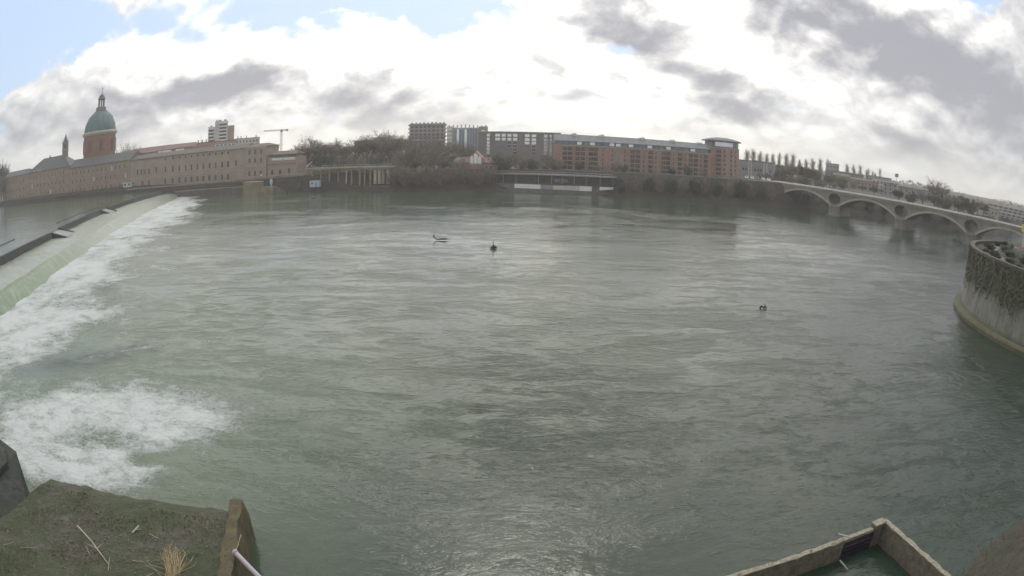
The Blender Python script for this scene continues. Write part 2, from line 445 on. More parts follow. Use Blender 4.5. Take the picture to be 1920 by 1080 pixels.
# ------------------------------------------------------------------ river water
def water_material(name, deep, milky, foam_col):
    m = bpy.data.materials.new(name); m.use_nodes = True
    w = NT(m.node_tree); bs = w.n['Principled BSDF']
    geo = w.new('ShaderNodeNewGeometry').outputs['Position']
    fo = w.new('ShaderNodeAttribute', attribute_name='foam').outputs['Fac']
    ch = w.new('ShaderNodeAttribute', attribute_name='churn').outputs['Fac']
    ro = w.new('ShaderNodeAttribute', attribute_name='chop').outputs['Fac']
    n1, _ = w.noise(w.mapping(geo, scale=(0.7, 1.0, 1.0), rot=(0, 0, 0.5)), 0.55, 9, 0.68, 0.8)
    n2, _ = w.noise(geo, 2.6, 6, 0.7, 0.3)
    nn = w.math('ADD', w.math('MULTIPLY', n1, 0.60), w.math('MULTIPLY', n2, 0.40))
    ff = w.math('ADD', w.math('MULTIPLY', fo, 1.15), w.math('MULTIPLY', w.math('SUBTRACT', nn, 0.5), 2.1))
    fm = w.rng(ff, 0.42, 1.05)
    fm = w.math('MULTIPLY', fm, w.rng(fo, 0.02, 0.12))
    nb, _ = w.noise(geo, 0.08, 4, 0.55, 0.3)
    body = w.mix(w.math('ADD', ch, w.math('MULTIPLY', w.math('SUBTRACT', nb, 0.5), 0.25), clamp=True), deep, milky)
    w.put(bs.inputs['Base Color'], w.mix(fm, body, foam_col))
    w.put(bs.inputs['Roughness'], w.rng(fm, 0.0, 0.6, 0.07, 0.55))
    bs.inputs['IOR'].default_value = 1.333
    # ripples: short chop over longer wavelets
    v1 = w.mapping(geo, scale=(0.75, 1.25, 1.0), rot=(0, 0, 0.25))
    a, _ = w.noise(v1, 1.15, 4, 0.6, 0.7); b, _ = w.noise(v1, 3.2, 3, 0.6, 0.5); c, _ = w.noise(geo, 0.28, 3, 0.5, 0.4)
    sw, _ = w.noise(w.mapping(geo, scale=(.55, 1.2, 1), rot=(0, 0, .3)), 0.06, 6, .62, 1.8)
    sw2, _ = w.noise(w.mapping(geo, scale=(.6, 1.1, 1), rot=(0, 0, .1)), 0.30, 5, .64, 1.3)
    pm = w.math('ADD', w.math('MULTIPLY', sw, .52), w.math('MULTIPLY', sw2, .48))
    patch = w.rng(pm, 0.455, 0.61, 0.42, 1.30)
    h = w.math('ADD', w.math('MULTIPLY', a, 0.36), w.math('MULTIPLY', b, 0.14))
    h = w.math('MULTIPLY', h, w.math('MULTIPLY', patch, ro))
    h = w.math('ADD', h, w.math('MULTIPLY', c, 0.22))
    # scattered steeper crests lying across the current
    e1, _ = w.noise(w.mapping(geo, scale=(0.32, 1.15, 1.0), rot=(0, 0, -0.12)), 0.95, 5, 0.62, 0.7)
    e2, _ = w.noise(w.mapping(geo, scale=(0.4, 1.2, 1.0), rot=(0, 0, 0.35)), 2.6, 4, 0.6, 0.6)
    h = w.math('ADD', h, w.math('MULTIPLY', w.math('MULTIPLY', w.rng(e1, 0.56, 0.72), w.math('MULTIPLY', ro, 0.06)), patch))
    h = w.math('ADD', h, w.math('MULTIPLY', w.rng(e2, 0.56, 0.74), w.math('MULTIPLY', ro, 0.07)))
    bn = w.new('ShaderNodeBump'); bn.inputs['Distance'].default_value = 0.5; bn.inputs['Strength'].default_value = 0.7
    w.put(bn.inputs['Height'], w.math('ADD', h, w.math('MULTIPLY', nn, w.math('MULTIPLY', fm, 0.45))))
    w.l.new(bn.outputs[0], bs.inputs['Normal'])
    return m


M['water'] = water_material('river_water', (0.024, 0.038, 0.027), (0.108, 0.142, 0.092), (0.46, 0.485, 0.48))
M['weirwater'] = None


def river():
    rings = 430; rays_ = 620
    r = 11.0 * np.exp(np.linspace(0, math.log(950 / 11.0), rings))
    th = np.linspace(math.radians(-80), math.radians(80), rays_)
    R, T = np.meshgrid(r, th, indexing='ij')
    X = R * np.sin(T); Y = R * np.cos(T) 
    # foam field
    d = np.full(X.shape, 1e9)
    for a, b in zip(FOOT[:-1], FOOT[1:]): d = np.minimum(d, seg_dist(X, Y, a, b))
    wob = fbm(X / 14, Y / 14, 11, 4)
    wob2 = fbm(X / 5, Y / 5, 23, 4)
    # distance along the weir decides how far the foam reaches
    width = np.interp(Y, [20, 60, 90, 120, 190, 270, 320], [30, 27, 27, 30, 31, 26, 16])
    t = d / (width * (1 + 0.55 * wob))
    foam = np.clip(1.35 - t * 1.0, 0, 0.92) * (0.88 + 0.35 * wob2)
    # dark smooth tongue between the two foam fields
    def ell(cx, cy, rx, ry, rot):
        c, s = math.cos(rot), math.sin(rot)
        x = (X - cx) * c + (Y - cy) * s; y = -(X - cx) * s + (Y - cy) * c
        return np.sqrt((x / rx) ** 2 + (y / ry) ** 2)
    e = ell(-37, 42, 14.8, 10.2, 0.28) * (1 + 0.30 * wob + 0.25 * wob2)
    e = np.minimum(e, ell(-35, 34.5, 12.0, 5.0, 0.10) * (1 + 0.3 * wob2 + .15 * wob))
    plume = np.clip(1.5 - e * 1.0, 0, 0.82)
    hole = np.clip(1.3 - ell(-34.5, 38.6, 5.0, 2.3, 0.35), 0, 1); plume *= (1 - 0.35 * hole)
    hole2 = np.clip(1.4 - ell(-27.0, 37.3, 3.0, 1.2, 0.5), 0, 1); plume *= (1 - 0.45 * hole2)
    tongue = np.clip(1.5 - ell(-50, 57, 9.0, 3.6, 0.75), 0, 1)
    foam = foam * (1 - 0.85 * tongue)
    foam = np.maximum(foam, plume)
    for a, b, wd, am in (((-50, 58), (-41, 65.5), 0.9, 0.62), ((-41, 65.5), (-32, 71), 0.6, 0.55), ((-47, 50.0), (-38, 58.0), 0.9, 0.5), ((-31, 55), (-22, 57), 1.2, 0.38), ((-29, 47), (-20, 49), 1.0, 0.3),
                         ((3.6, 38), (6, 35), 0.5, 0.5), ((0, 42.3), (1.6, 41.5), 0.7, 0.45), ((3, 76), (6, 75.5), 0.9, 0.4)):
        sd_ = seg_dist(X + wob2 * 1.4, Y + wob * 1.2, a, b)
        foam = np.maximum(foam, am * np.exp(-(sd_ / wd) ** 2))
    foam = np.where(foam < 0.03, 0, foam)
    churn = np.clip(np.interp(X / np.maximum(Y, 30) , [-0.9, -0.55, -0.25, 0.0, 0.35, 0.7, 1.3], [0.95, 0.80, 0.48, 0.28, 0.18, 0.05, 0.0]) + 0.12 * wob, 0, 1)
    near = np.clip((62 - np.hypot(X, Y)) / 40, 0, 1)
    churn *= (1 - 0.75 * near * np.clip((X + 26) / 12, 0, 1))
    churn = np.maximum(churn, np.clip(np.maximum(plume, np.clip(1.35 - t, 0, 1)) * 1.3, 0, 1.0))
    churn *= (1 - 0.75 * tongue)
    chop = np.clip(1.3 - ell(1, 52, 13, 22, -0.1), 0, 1) * (0.75 + 0.5 * wob2)
    chop = np.clip(np.maximum(chop, 0.35 * np.clip(fbm(X / 30, Y / 12, 61, 3) * 2.2, 0, 1)), 0, 1.2)
    dist = np.hypot(X, Y)
    fade = lambda wl: np.clip(1.4 - dist * 0.010 / wl * 2.2, 0, 1)
    # waves and boils
    u, v = X * 0.93 + Y * 0.36, -X * 0.36 + Y * 0.93
    H = 0.08 * fbm(u / 17, v / 11, 31, 2) + 0.028 * fbm(u / 4.2, v / 2.2, 41, 2) * fade(3) + 0.012 * fbm(u / 1.9, v / 0.8, 43, 2) * fade(1.2)
    H += 0.04 * fbm(u / 3.4, v / 2.0, 47, 1) * fade(2.4) * chop
    lump = np.clip(foam, 0, 1)
    H += lump * (0.22 * fbm(X / 3.2, Y / 3.2, 53, 4) * fade(2) + 0.10)
    H += 0.35 * np.exp(-((d - 2.0) / 2.0) ** 2) * (0.6 + 0.6 * wob2)
    me = bpy.data.meshes.new('river_water')
    verts = np.c_[X.ravel(), Y.ravel(), H.ravel()].astype(np.float32)
    idx = np.arange(rings * rays_).reshape(rings, rays_)
    # drop the cells that lie under the weir and the upper pool
    foot = np.array(FOOT); xf = np.interp(Y, foot[:, 1], foot[:, 0])
    keepv = ~((X < xf - 3.5) & (Y < 340))
    q = np.stack([idx[:-1, :-1], idx[:-1, 1:], idx[1:, 1:], idx[1:, :-1]], -1).reshape(-1, 4)
    kq = keepv.ravel()[q].any(1)
    q = q[kq][:, ::-1]
    me.vertices.add(len(verts)); me.vertices.foreach_set('co', verts.ravel())
    me.loops.add(q.size); me.loops.foreach_set('vertex_index', q.ravel().astype(np.int32))
    me.polygons.add(len(q)); me.polygons.foreach_set('loop_start', np.arange(0, q.size, 4, dtype=np.int32))
    me.polygons.foreach_set('use_smooth', np.ones(len(q), bool))
    for nm, arr in (('foam', foam), ('churn', churn), ('chop', np.interp(np.hypot(X, Y), [20, 32, 46, 80, 150, 300], [0.30, 0.42, 0.85, 0.75, 0.34, 0.22]) + 1.2 * chop * np.clip((np.hypot(X, Y) - 26) / 18, 0.15, 1))):
        at = me.attributes.new(nm, 'FLOAT', 'POINT'); at.data.foreach_set('value', arr.ravel().astype(np.float32))
    me.update(calc_edges=True); me.validate()
    me.materials.append(M['water'])
    tag(link('river_water', me), 'grey-green river water below the weir', kind='structure')


river()


def loft_sheet(name, lines, zs, n, sub, matl, noise=0.0, uvscale=1.0):
    """surface through several plan lines with heights zs, subdivided 'sub' times across, n along"""
    L = [resample(l, n) for l in lines]
    rows = []
    for k in range(len(L) - 1):
        for j in range(sub):
            t = j / sub
            rows.append(np.c_[L[k] * (1 - t) + L[k + 1] * t, np.full(n, zs[k] * (1 - t) + zs[k + 1] * t)])
    rows.append(np.c_[L[-1], np.full(n, zs[-1])])
    A = np.array(rows)                       # rows x n x 3
    # smooth the profile across
    for _ in range(3 if sub > 1 else 0):
        A[1:-1, :, 2] = 0.25 * A[:-2, :, 2] + 0.5 * A[1:-1, :, 2] + 0.25 * A[2:, :, 2]
    if noise: A[:, :, 2] += noise * fbm(A[:, :, 0] / 3, A[:, :, 1] / 3, 77, 4) + noise * 0.7 * fbm(A[:, :, 0] / 11, A[:, :, 1] / 11, 78, 2)
    nr = A.shape[0]
    me = bpy.data.meshes.new(name)
    idx = np.arange(nr * n).reshape(nr, n)
    q = np.stack([idx[:-1, :-1], idx[:-1, 1:], idx[1:, 1:], idx[1:, :-1]], -1).reshape(-1, 4)
    me.from_pydata(A.reshape(-1, 3).tolist(), [], q.tolist())
    me.polygons.foreach_set('use_smooth', [True] * len(me.polygons))
    at = me.attributes.new('flow', 'FLOAT_VECTOR', 'POINT')
    s = np.repeat(np.linspace(0, 1, n)[None] * 330.0, nr, 0); c = np.repeat(np.linspace(0, 1, nr)[:, None], n, 1)
    at.data.foreach_set('vector', np.stack([s, c, np.zeros_like(s)], -1).ravel().astype(np.float32))
    me.update(); me.materials.append(matl)
    return me


def weir_material(name, top, low, streak_amt, far=None):
    m = bpy.data.materials.new(name); m.use_nodes = True
    w = NT(m.node_tree); bs = w.n['Principled BSDF']
    fl = w.new('ShaderNodeAttribute', attribute_name='flow').outputs['Vector']
    geo = w.new('ShaderNodeNewGeometry').outputs['Position']
    sp = w.new('ShaderNodeSeparateXYZ'); w.l.new(fl, sp.inputs[0])
    a, _ = w.noise(w.mapping(fl, scale=(0.7, 2.2, 1)), 1.0, 7, 0.68, 0.6)
    b, _ = w.noise(w.mapping(fl, scale=(2.6, 4.0, 1)), 1.0, 5, 0.65, 0.3)
    c, _ = w.noise(geo, 0.06, 3, 0.5)
    k = w.math('ADD', w.math('MULTIPLY', a, 0.6), w.math('MULTIPLY', b, 0.4))
    body = w.mix(sp.outputs[1], top, low)
    if far:      # thinner, paler sheet of water towards the far bank
        body = w.mix(w.rng(sp.outputs[0], 60, 210), body, far)
    colr = w.mix(w.math('MULTIPLY', w.rng(k, 0.47, 0.72), streak_amt), body, (0.47, 0.49, 0.47))
    colr = w.mix(w.math('MULTIPLY', w.rng(k, 0.46, 0.30), 0.45), colr, tuple(x * 0.55 for x in low))
    w.put(bs.inputs['Base Color'], colr)
    bs.inputs['Roughness'].default_value = 0.3; bs.inputs['IOR'].default_value = 1.333; bs.inputs['Specular IOR Level'].default_value = 0.35
    bn = w.new('ShaderNodeBump'); bn.inputs['Distance'].default_value = 0.22; bn.inputs['Strength'].default_value = 0.7
    w.put(bn.inputs['Height'], w.math('ADD', k, c)); w.l.new(bn.outputs[0], bs.inputs['Normal'])
    return m


M['apron'] = weir_material('apron_water', (0.215, 0.24, 0.185), (0.245, 0.27, 0.21), 0.9)
M['fall'] = weir_material('fall_water', (0.135, 0.185, 0.105), (0.075, 0.135, 0.05), 0.5, far=(0.23, 0.25, 0.195))
M['weirwall'] = mossy('weir_wall', (0.10, 0.10, 0.105), (0.07, 0.075, 0.06), 0.4, stain=(0.045, 0.045, 0.055), scale=0.3)


M['notch'] = mat('notch_water', (0.15, 0.16, 0.14), 0.35, 0.25, 0.8, bump=0.1)


def weir():
    t = thing('weir', 'long diagonal weir with green water sliding over its face into white foam', 'weir', (-120, 150, 0))
    T = Vector((-120, 150, 0))
    o = link('apron_water', loft_sheet('apron_water', [CREST, BRINK], [2.85, 2.25], 260, 12, M['apron'], 0.22), t); o.location = -T
    lip = [((1 - .07) * b[0] + .07 * f[0], (1 - .07) * b[1] + .07 * f[1]) for b, f in zip(BRINK, FOOT)]
    o = link('sliding_water', loft_sheet('sliding_water', [BRINK, lip, FOOT], [2.26, 2.14, -0.15], 260, 8, M['fall'], 0.18), t); o.location = -T
    segs = [((-86, 12), (-103, 55), (-121.5, 103.0), (-139.0, 145.5)), ((-145.5, 157.0), (-158.5, 187.5), (-171.5, 217.0)), ((-173.5, 226.0), (-182.0, 252.0), (-190.0, 277.0), (-200.0, 322.0))]
    for sg in segs:
        mb = MB()
        for a, b in zip(sg[:-1], sg[1:]):
            mb.obox(a, b, 1.1, 0.5, 4.9)
        w = mb.build('crest_wall', M['weirwall'], t); w.location = -T
    # notches where the pool runs through between the walls
    mb = MB()
    for a, b, q in (((-139.0, 145.5), (-145.5, 157.0), 7.0), ((-171.5, 217.0), (-173.5, 226.0), 5.0)):
        a = Vector(a); b = Vector(b); d = (b - a).normalized(); nrm = Vector((d.y, -d.x))
        if nrm.x < 0: nrm = -nrm
        mb.add([(*(a - nrm), 4.58), (*(b - nrm), 4.58), (*(b + nrm * q), 2.75), (*(a + nrm * q), 2.75)], [(0, 1, 2, 3)])
        o = mb.build('notch_water', M['notch'], t); o.location = -T; mb = MB()
    # slanting side walls of the notches
    for a, b in (((-139.0, 145.5), (-133.0, 148.0)), ((-145.5, 157.0), (-139.0, 159.5)), ((-171.5, 217.0), (-166.5, 219.0)), ((-173.5, 226.0), (-168.5, 228.0))):
        mb = MB(); mb.obox(a, b, 0.7, 0.5, 4.85, 0, 0.5, 2.9)
        o = mb.build('notch_wall', M['weirwall'], t); o.location = -T
    # low sills upstream, just breaking the surface of the pool
    for a, b in (((-164.2, 176.4), (-176.3, 207.1)), ((-176.3, 207.1), (-189.3, 248.3)), ((-135.0, 100.0), (-150.5, 136.0))):
        mb = MB(); mb.obox(a, b, 0.8, 3.0, 4.76)
        o = mb.build('sill', M['weirwall'], t); o.location = -T


weir()


def pool():
    # upper pool, level with the weir crest
    n = 90
    cr = resample([(c[0] - 0.2, c[1]) for c in [(-70, -40), (-86, 12), (-103, 55), (-121.5, 103.0), (-139.0, 145.5), (-145.5, 157.0), (-171.5, 217.0), (-173.5, 226.0), (-190.0, 277.0), (-200.0, 326.0)]], n)
    fr = resample([(-900, -40), (-900, 120), (-900, 340), (-420, 352), (-196, 334)], n)
    rows = []; m = 60
    for j in range(m + 1):
        t = (j / m) ** 1.6
        p = cr * (1 - t) + fr * t
        z = 4.6 + 0.05 * fbm(p[:, 0] / 9, p[:, 1] / 6, 91, 3)
        rows.append(np.c_[p, z])
    A = np.array(rows)
    idx = np.arange((m + 1) * n).reshape(m + 1, n)
    q = np.stack([idx[:-1, :-1], idx[:-1, 1:], idx[1:, 1:], idx[1:, :-1]], -1).reshape(-1, 4)
    me = bpy.data.meshes.new('upper_river_water'); me.from_pydata(A.reshape(-1, 3).tolist(), [], q.tolist())
    me.polygons.foreach_set('use_smooth', [True] * len(me.polygons))
    for nm, v in (('foam', 0.0), ('churn', 0.75), ('chop', 0.35)):
        at = me.attributes.new(nm, 'FLOAT', 'POINT'); at.data.foreach_set('value', np.full(len(me.vertices), v, np.float32))
    me.materials.append(M['water'])
    tag(link('upper_river_water', me), 'calm river water held back above the weir', kind='structure')


pool()

# ------------------------------------------------------------------ banks and ground
BANK = [  # x, y at the water, slope width, ground height
    (-1600, 640, 2, 7), (-900, 420, 2, 6.5), (-420, 347, 1.0, 6.3), (-300, 336, 1.0, 6.3), (-196, 326, 1.0, 6.3), (-150, 321.5, 1.0, 6.5), (-107, 317, 3, 8.2), (-80, 313, 7, 9.3),
    (-55, 309, 8, 9.8), (-27, 305, 8, 10), (0, 309, 8, 10.2), (24, 306, 8, 10.4), (48, 300, 9, 10.6), (82, 294, 10, 11), (112, 292, 9, 11.3), (131, 292, 5, 11.6),
    (146, 297, 5, 11.4), (166, 303, 8, 10.5), (190, 298, 10, 9), (212, 281, 10, 8.5), (233, 269, 10, 8.5), (262, 271, 10, 8.5), (293, 283, 10, 8.5), (340, 302, 10, 8.5), (450, 345, 10, 9), (800, 440, 10, 10), (1700, 640, 10, 10)]


def banks():
    rows = 6
    P = []
    for i, (x, y, wd, zg) in enumerate(BANK):
        a = BANK[max(i - 1, 0)]; b = BANK[min(i + 1, len(BANK) - 1)]
        d = Vector((b[0] - a[0], b[1] - a[1])).normalized(); n = Vector((-d.y, d.x))
        P.append((x, y, n, wd, zg))
    # bank slope, subdivided along and across, roughened
    pts = []
    for i in range(len(P) - 1):
        x0, y0, n0, w0, g0 = P[i]; x1, y1, n1, w1, g1 = P[i + 1]
        L = math.hypot(x1 - x0, y1 - y0); k = max(1, min(40, int(L / 3)))
        for j in range(k):
            t = j / k
            n = n0.lerp(n1, t)
            pts.append((x0 + (x1 - x0) * t, y0 + (y1 - y0) * t, n, w0 + (w1 - w0) * t, g0 + (g1 - g0) * t))
    pts.append(P[-1])
    mb = MB(); vs = []; fs = []
    for (x, y, n, w, g) in pts:
        for j in range(rows + 1):
            t = j / rows
            q = Vector((x, y)) + n * (w * t)
            r = 0.5 * float(vnoise(np.array([q.x / 4.0]), np.array([q.y / 4.0 + j]), 5)[0]) * (1 if 0 < j < rows and w > 2 else 0)
            vs.append((q.x, q.y, -1.0 + (g + 1.0) * t + r))
    k = rows + 1
    for i in range(len(pts) - 1):
        for j in range(rows): fs.append((i * k + j, (i + 1) * k + j, (i + 1) * k + j + 1, i * k + j + 1))
    mb.add(vs, fs)
    tag(mb.build('left_riverbank', M['earth'], smooth=True), 'earth bank rising from the river on the far side', kind='structure')
    # ground behind the bank, out to the horizon
    mb = MB(); vs = []
    for (x, y, n, w, g) in pts:
        q = Vector((x, y)) + n * w
        vs.append((q.x, q.y, g))
    N = len(pts)
    x = np.array([p[0] for p in vs]); a = np.interp(x, [-1600, 1700], [-1.15, 1.2])
    for f, zz in ((0.12, 10), (1.0, 10)):
        for i in range(N):
            X, Y = 2150 * math.sin(a[i]), 2150 * math.cos(a[i])
            vs.append((vs[i][0] * (1 - f) + X * f, vs[i][1] * (1 - f) + Y * f, zz))
    fs = [(j * N + i, j * N + i + 1, (j + 1) * N + i + 1, (j + 1) * N + i) for j in range(2) for i in range(N - 1)]
    mb.add(vs, fs)
    tag(mb.build('ground', M['ground']), 'ground of the city beyond the far bank', kind='structure')
    # near bank under and behind the camera, and right bank behind the round quay
    mb = MB()
    mb.prism([(-2200, -800), (2200, -800), (2200, 620), (500, 250), (232, 140), (214, 124), (160, 108), (118, 104), (84, 50), (62, 12), (-70, 12), (-2200, 12)], -1.5, 6.0)
    tag(mb.build('near_riverbank', M['ground']), 'near bank on which the camera stands', kind='structure')


banks()


# ------------------------------------------------------------------ window kit
def window_mesh(name, w, h, frame_m, pane_m, fr=0.14, proud=0.12, sill=True, bars=1):
    mb = MB()
    mb.box(-w / 2, w / 2, -0.035, 0.05, 0, h, 1)
    mb.box(-w / 2 - fr, -w / 2, -proud, 0.05, -fr, h + fr); mb.box(w / 2, w / 2 + fr, -proud, 0.05, -fr, h + fr)
    mb.box(-w / 2, w / 2, -proud, 0.05, h, h + fr); mb.box(-w / 2 - (0.1 if sill else 0), w / 2 + (0.1 if sill else 0), -proud - (0.12 if sill else 0), 0.05, -fr, 0)
    for k in range(bars):
        x = -w / 2 + w * (k + 1) / (bars + 1)
        mb.box(x - 0.035, x + 0.035, -proud * 0.7, 0.0, 0, h)
    return mb.mesh(name, [frame_m, pane_m])


def put_windows(parent, me, spots, y=0.0, rz=0.0):
    for (s, z) in spots:
        link('window', me, parent, (s, y, z), rz)


def gable_roof(L, D, z, rise, over, matl, parent, x0=0.0, hip=0.0, name='roof'):
    """roof over a block x0..L, depth 0..D with ridge along x; hip: how far the ridge is pulled in"""
    mb = MB()
    a, b = x0 - over, L + over; y0, y1 = -over, D + over
    ra, rb = a + hip, b - hip; ym = D / 2
    th = 0.35
    vs = [(a, y0, z), (b, y0, z), (b, y1, z), (a, y1, z), (ra, ym, z + rise), (rb, ym, z + rise)]
    vs += [(a, y0, z - th), (b, y0, z - th), (b, y1, z - th), (a, y1, z - th)]
    mb.add(vs, [(0, 1, 5, 4), (1, 2, 5), (2, 3, 4, 5), (3, 0, 4), (6, 7, 1, 0), (7, 8, 2, 1), (8, 9, 3, 2), (9, 6, 0, 3), (9, 8, 7, 6)])
    return mb.build(name, matl, parent)


def wall_block(x0, x1, D, z0, z1, matl, parent, name='wall', y0=0.0):
    mb = MB(); mb.box(x0, x1, y0, y0 + D, z0, z1)
    return mb.build(name, matl, parent)


def chimney(parent, x, y, z, h=1.8, w=1.0, m='brick_old'):
    mb = MB(); mb.box(x - w / 2, x + w / 2, y - w / 2, y + w / 2, z, z + h); mb.box(x - w / 2 - .1, x + w / 2 + .1, y - w / 2 - .1, y + w / 2 + .1, z + h, z + h + .2)
    for dx in (-w / 4, w / 4): mb.tube((x + dx, y, z + h + .2), (x + dx, y, z + h + .7), 0.14, 0.12, 6)
    return mb.build('chimney', M[m], parent)

# ------------------------------------------------------------------ left bank: the old riverside hospital
GA, GB, GZ = (-415, 356), (-180, 333), 6.2
WIN_TALL = window_mesh('tall_window', 1.35, 3.4, M['stone'], M['glass'], 0.22)
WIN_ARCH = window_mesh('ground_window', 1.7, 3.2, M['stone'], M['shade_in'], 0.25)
WIN_SMALL = window_mesh('small_window', 1.35, 1.5, M['stone'], M['glass'], 0.2)
WIN_OLD = window_mesh('old_window', 1.4, 2.6, M['stone'], M['glass'], 0.22)
WIN_OLDW = window_mesh('white_shutter_window', 1.5, 2.6, M['offwhite'], M['offwhite'], 0.15)


def hospital():
    t = facade('hospital_wing', 'low dark-roofed wing at the far left end of the riverside hospital', 'building', GA, GB, GZ)
    wall_block(6, 50, 12, -2, 20.5, M['brick_old'], t); gable_roof(50, 12, 20.5, 4.0, 0.6, M['slate'], t, 6, 5)
    put_windows(t, WIN_OLD, [(s, z) for s in (12, 18, 24, 30, 36, 43) for z in (2.4, 8.2, 14.2)])
    t = facade('hospital_range', 'long brick hospital range under a big hipped slate roof left of the belfry', 'building', GA, GB, GZ)
    wall_block(50.2, 110, 15, -2, 20.8, M['brick_old'], t); gable_roof(110, 15, 20.8, 9.0, 0.7, M['slate'], t, 50.2, 16)
    put_windows(t, WIN_OLD, [(s + rnd.uniform(-.4, .4), z) for s in np.arange(54, 108, 5.4) for z in (3.0, 9.0, 15.4) if rnd.random() > 0.1])
    put_windows(t, WIN_OLDW, [(57, 9.0 + 0.01), (84.2, 3.1)], y=-0.02)
    chimney(t, 74, 8, 29.0)
    for k in (60, 66, 69):
        mb = MB(); mb.box(k - .6, k + .6, -0.4, 0.5, 20.9, 21.9); mb.build('dormer', M['offwhite'], t)
    t = facade('hospital_range', 'brown brick hospital range standing below the green dome', 'building', GA, GB, GZ)
    wall_block(110.2, 178.2, 15, -2, 19.0, M['brick_old'], t); gable_roof(178.2, 15, 19.0, 5.6, 0.7, M['slate'], t, 110.2, 0)
    put_windows(t, WIN_OLD, [(s + rnd.uniform(-.3, .3), z) for s in np.arange(114, 177, 4.9) for z in (2.2, 8.0, 13.8) if rnd.random() > 0.12])
    put_windows(t, WIN_OLDW, [(139.3, 8.0), (159.0, 13.8), (173.5, 8.0)], y=-0.02)
    for x in (121, 150, 168): chimney(t, x, 9, 23.6)
    t = facade('hospital_block', 'long pale rendered hospital block with three rows of tall windows', 'building', GA, GB, GZ)
    wall_block(178.5, 271, 14, -2, 18.5, M['brick_pale'], t); gable_roof(271, 14, 18.55, 2.5, 0.8, M['tile'], t, 178.5, 0)
    mb = MB(); mb.box(178.4, 271.1, -0.35, -0.002, 18.0, 18.5); mb.build('cornice', M['stone'], t)
    mb = MB(); mb.box(178.4, 271.1, -0.2, -0.002, 6.4, 6.7); mb.build('string_course', M['stone'], t)
    cols = [210.5, 216.7, 222.3, 227.3, 232, 236.7, 241.2, 245.8, 250.3, 255.1, 259.3]
    put_windows(t, WIN_SMALL, [(s, 15.9) for s in cols[0:]])
    put_windows(t, WIN_TALL, [(s, 8.6) for s in cols] + [(s, 8.6) for s in (185.3, 188.8, 192.2, 196.0)] + [(202.5, 8.8), (265.0, 9.0)])
    put_windows(t, WIN_ARCH, [(s, 1.6) for s in cols] + [(190.0, 1.6), (196.0, 1.6)])
    for x in (188, 201, 229, 244): chimney(t, x, 8, 19.9, 1.2)
    t = facade('end_pavilion', 'taller pale pavilion closing the right end of the hospital block', 'building', GA, GB, GZ)
    wall_block(271.3, 285.5, 16, -4, 18.9, M['brick_pale'], t, y0=-1.0); gable_roof(285.5, 15, 19.0, 1.5, 0.6, M['tile'], t, 271.3, 3)
    mb = MB(); mb.box(271.2, 285.6, -1.3, -1.002, 18.3, 18.9); mb.build('cornice', M['stone'], t)
    mb = MB(); mb.box(271.2, 285.6, -1.2, -1.002, 8.2, 8.6); mb.build('string_course', M['stone'], t)
    put_windows(t, WIN_OLD, [(s, z) for s in (274.6, 278.4, 282.2) for z in (3.0, 10.0, 14.6)], y=-1.0)
    t = facade('terrace_house', 'low house with white window bands beside the end pavilion', 'building', GA, GB, GZ)
    wall_block(285.8, 304, 13, -4, 12.2, M['pinkr'], t); wall_block(287.5, 303, 10, 12.25, 13.7, M['brick_pale'], t, 'attic', 1.2); gable_roof(303, 10, 13.7, 1.8, 1.0, M['tile'], t, 287.5, 1)
    wp = window_mesh('band_window', 2.3, 1.0, M['white'], M['glass_coat'], 0.16)
    put_windows(t, wp, [(290 + 2.9 * k, 10.7) for k in range(5)])
    put_windows(t, WIN_OLD, [(289, 3.0), (294, 3.0), (299.5, 3.4)])
    mb = MB(); mb.box(286, 303.6, -1.2, -0.002, 9.2, 9.5); mb.build('balcony', M['stone'], t)
    t = thing('hospital_quay', 'low dark green-grey quay wall under the hospital along the upper pool', 'wall', (-300, 338, 0)); T = Vector((-300, 338, 0))
    mb = MB()
    for a, b in (((-430, 350.0), (-300, 337.6)), ((-300, 337.6), (-238, 333.6))): mb.obox(a, b, 1.2, 2, 6.9)
    mb.build('wall', M['pierwall'], t).location = -T
    mb = MB(); mb.add([(-430, 350.5, 6.905), (-300, 338.1, 6.905), (-238, 334.1, 6.905), (-186, 331.0, 6.5), (-186, 333.5, 6.9), (-238, 338.6, 8.5), (-300, 344.7, 8.5), (-430, 357.4, 8.5)], [(0, 1, 6, 7), (1, 2, 5, 6), (2, 3, 4, 5)])
    mb.build('sloping_walk', M['earth'], t).location = -T
    # kiosk on the quay
    t = thing('quay_kiosk', 'small white and teal kiosk on the quay in front of the hospital', 'kiosk', (-239.0, 336.6, 8.0), -0.08)
    mb = MB(); mb.box(-3.8, 3.8, 0, 3, 0, 2.6); mb.build('cabin', M['white'], t)
    mb = MB(); mb.box(-5.4, 5.4, -1.0, 3.4, 2.6, 2.95); mb.build('canopy', M['teal'], t)
    put_windows(t, window_mesh('kiosk_window', 1.6, 1.3, M['white'], M['glass'], 0.08), [(-2.0, 0.9), (2.0, 0.9)])


hospital()


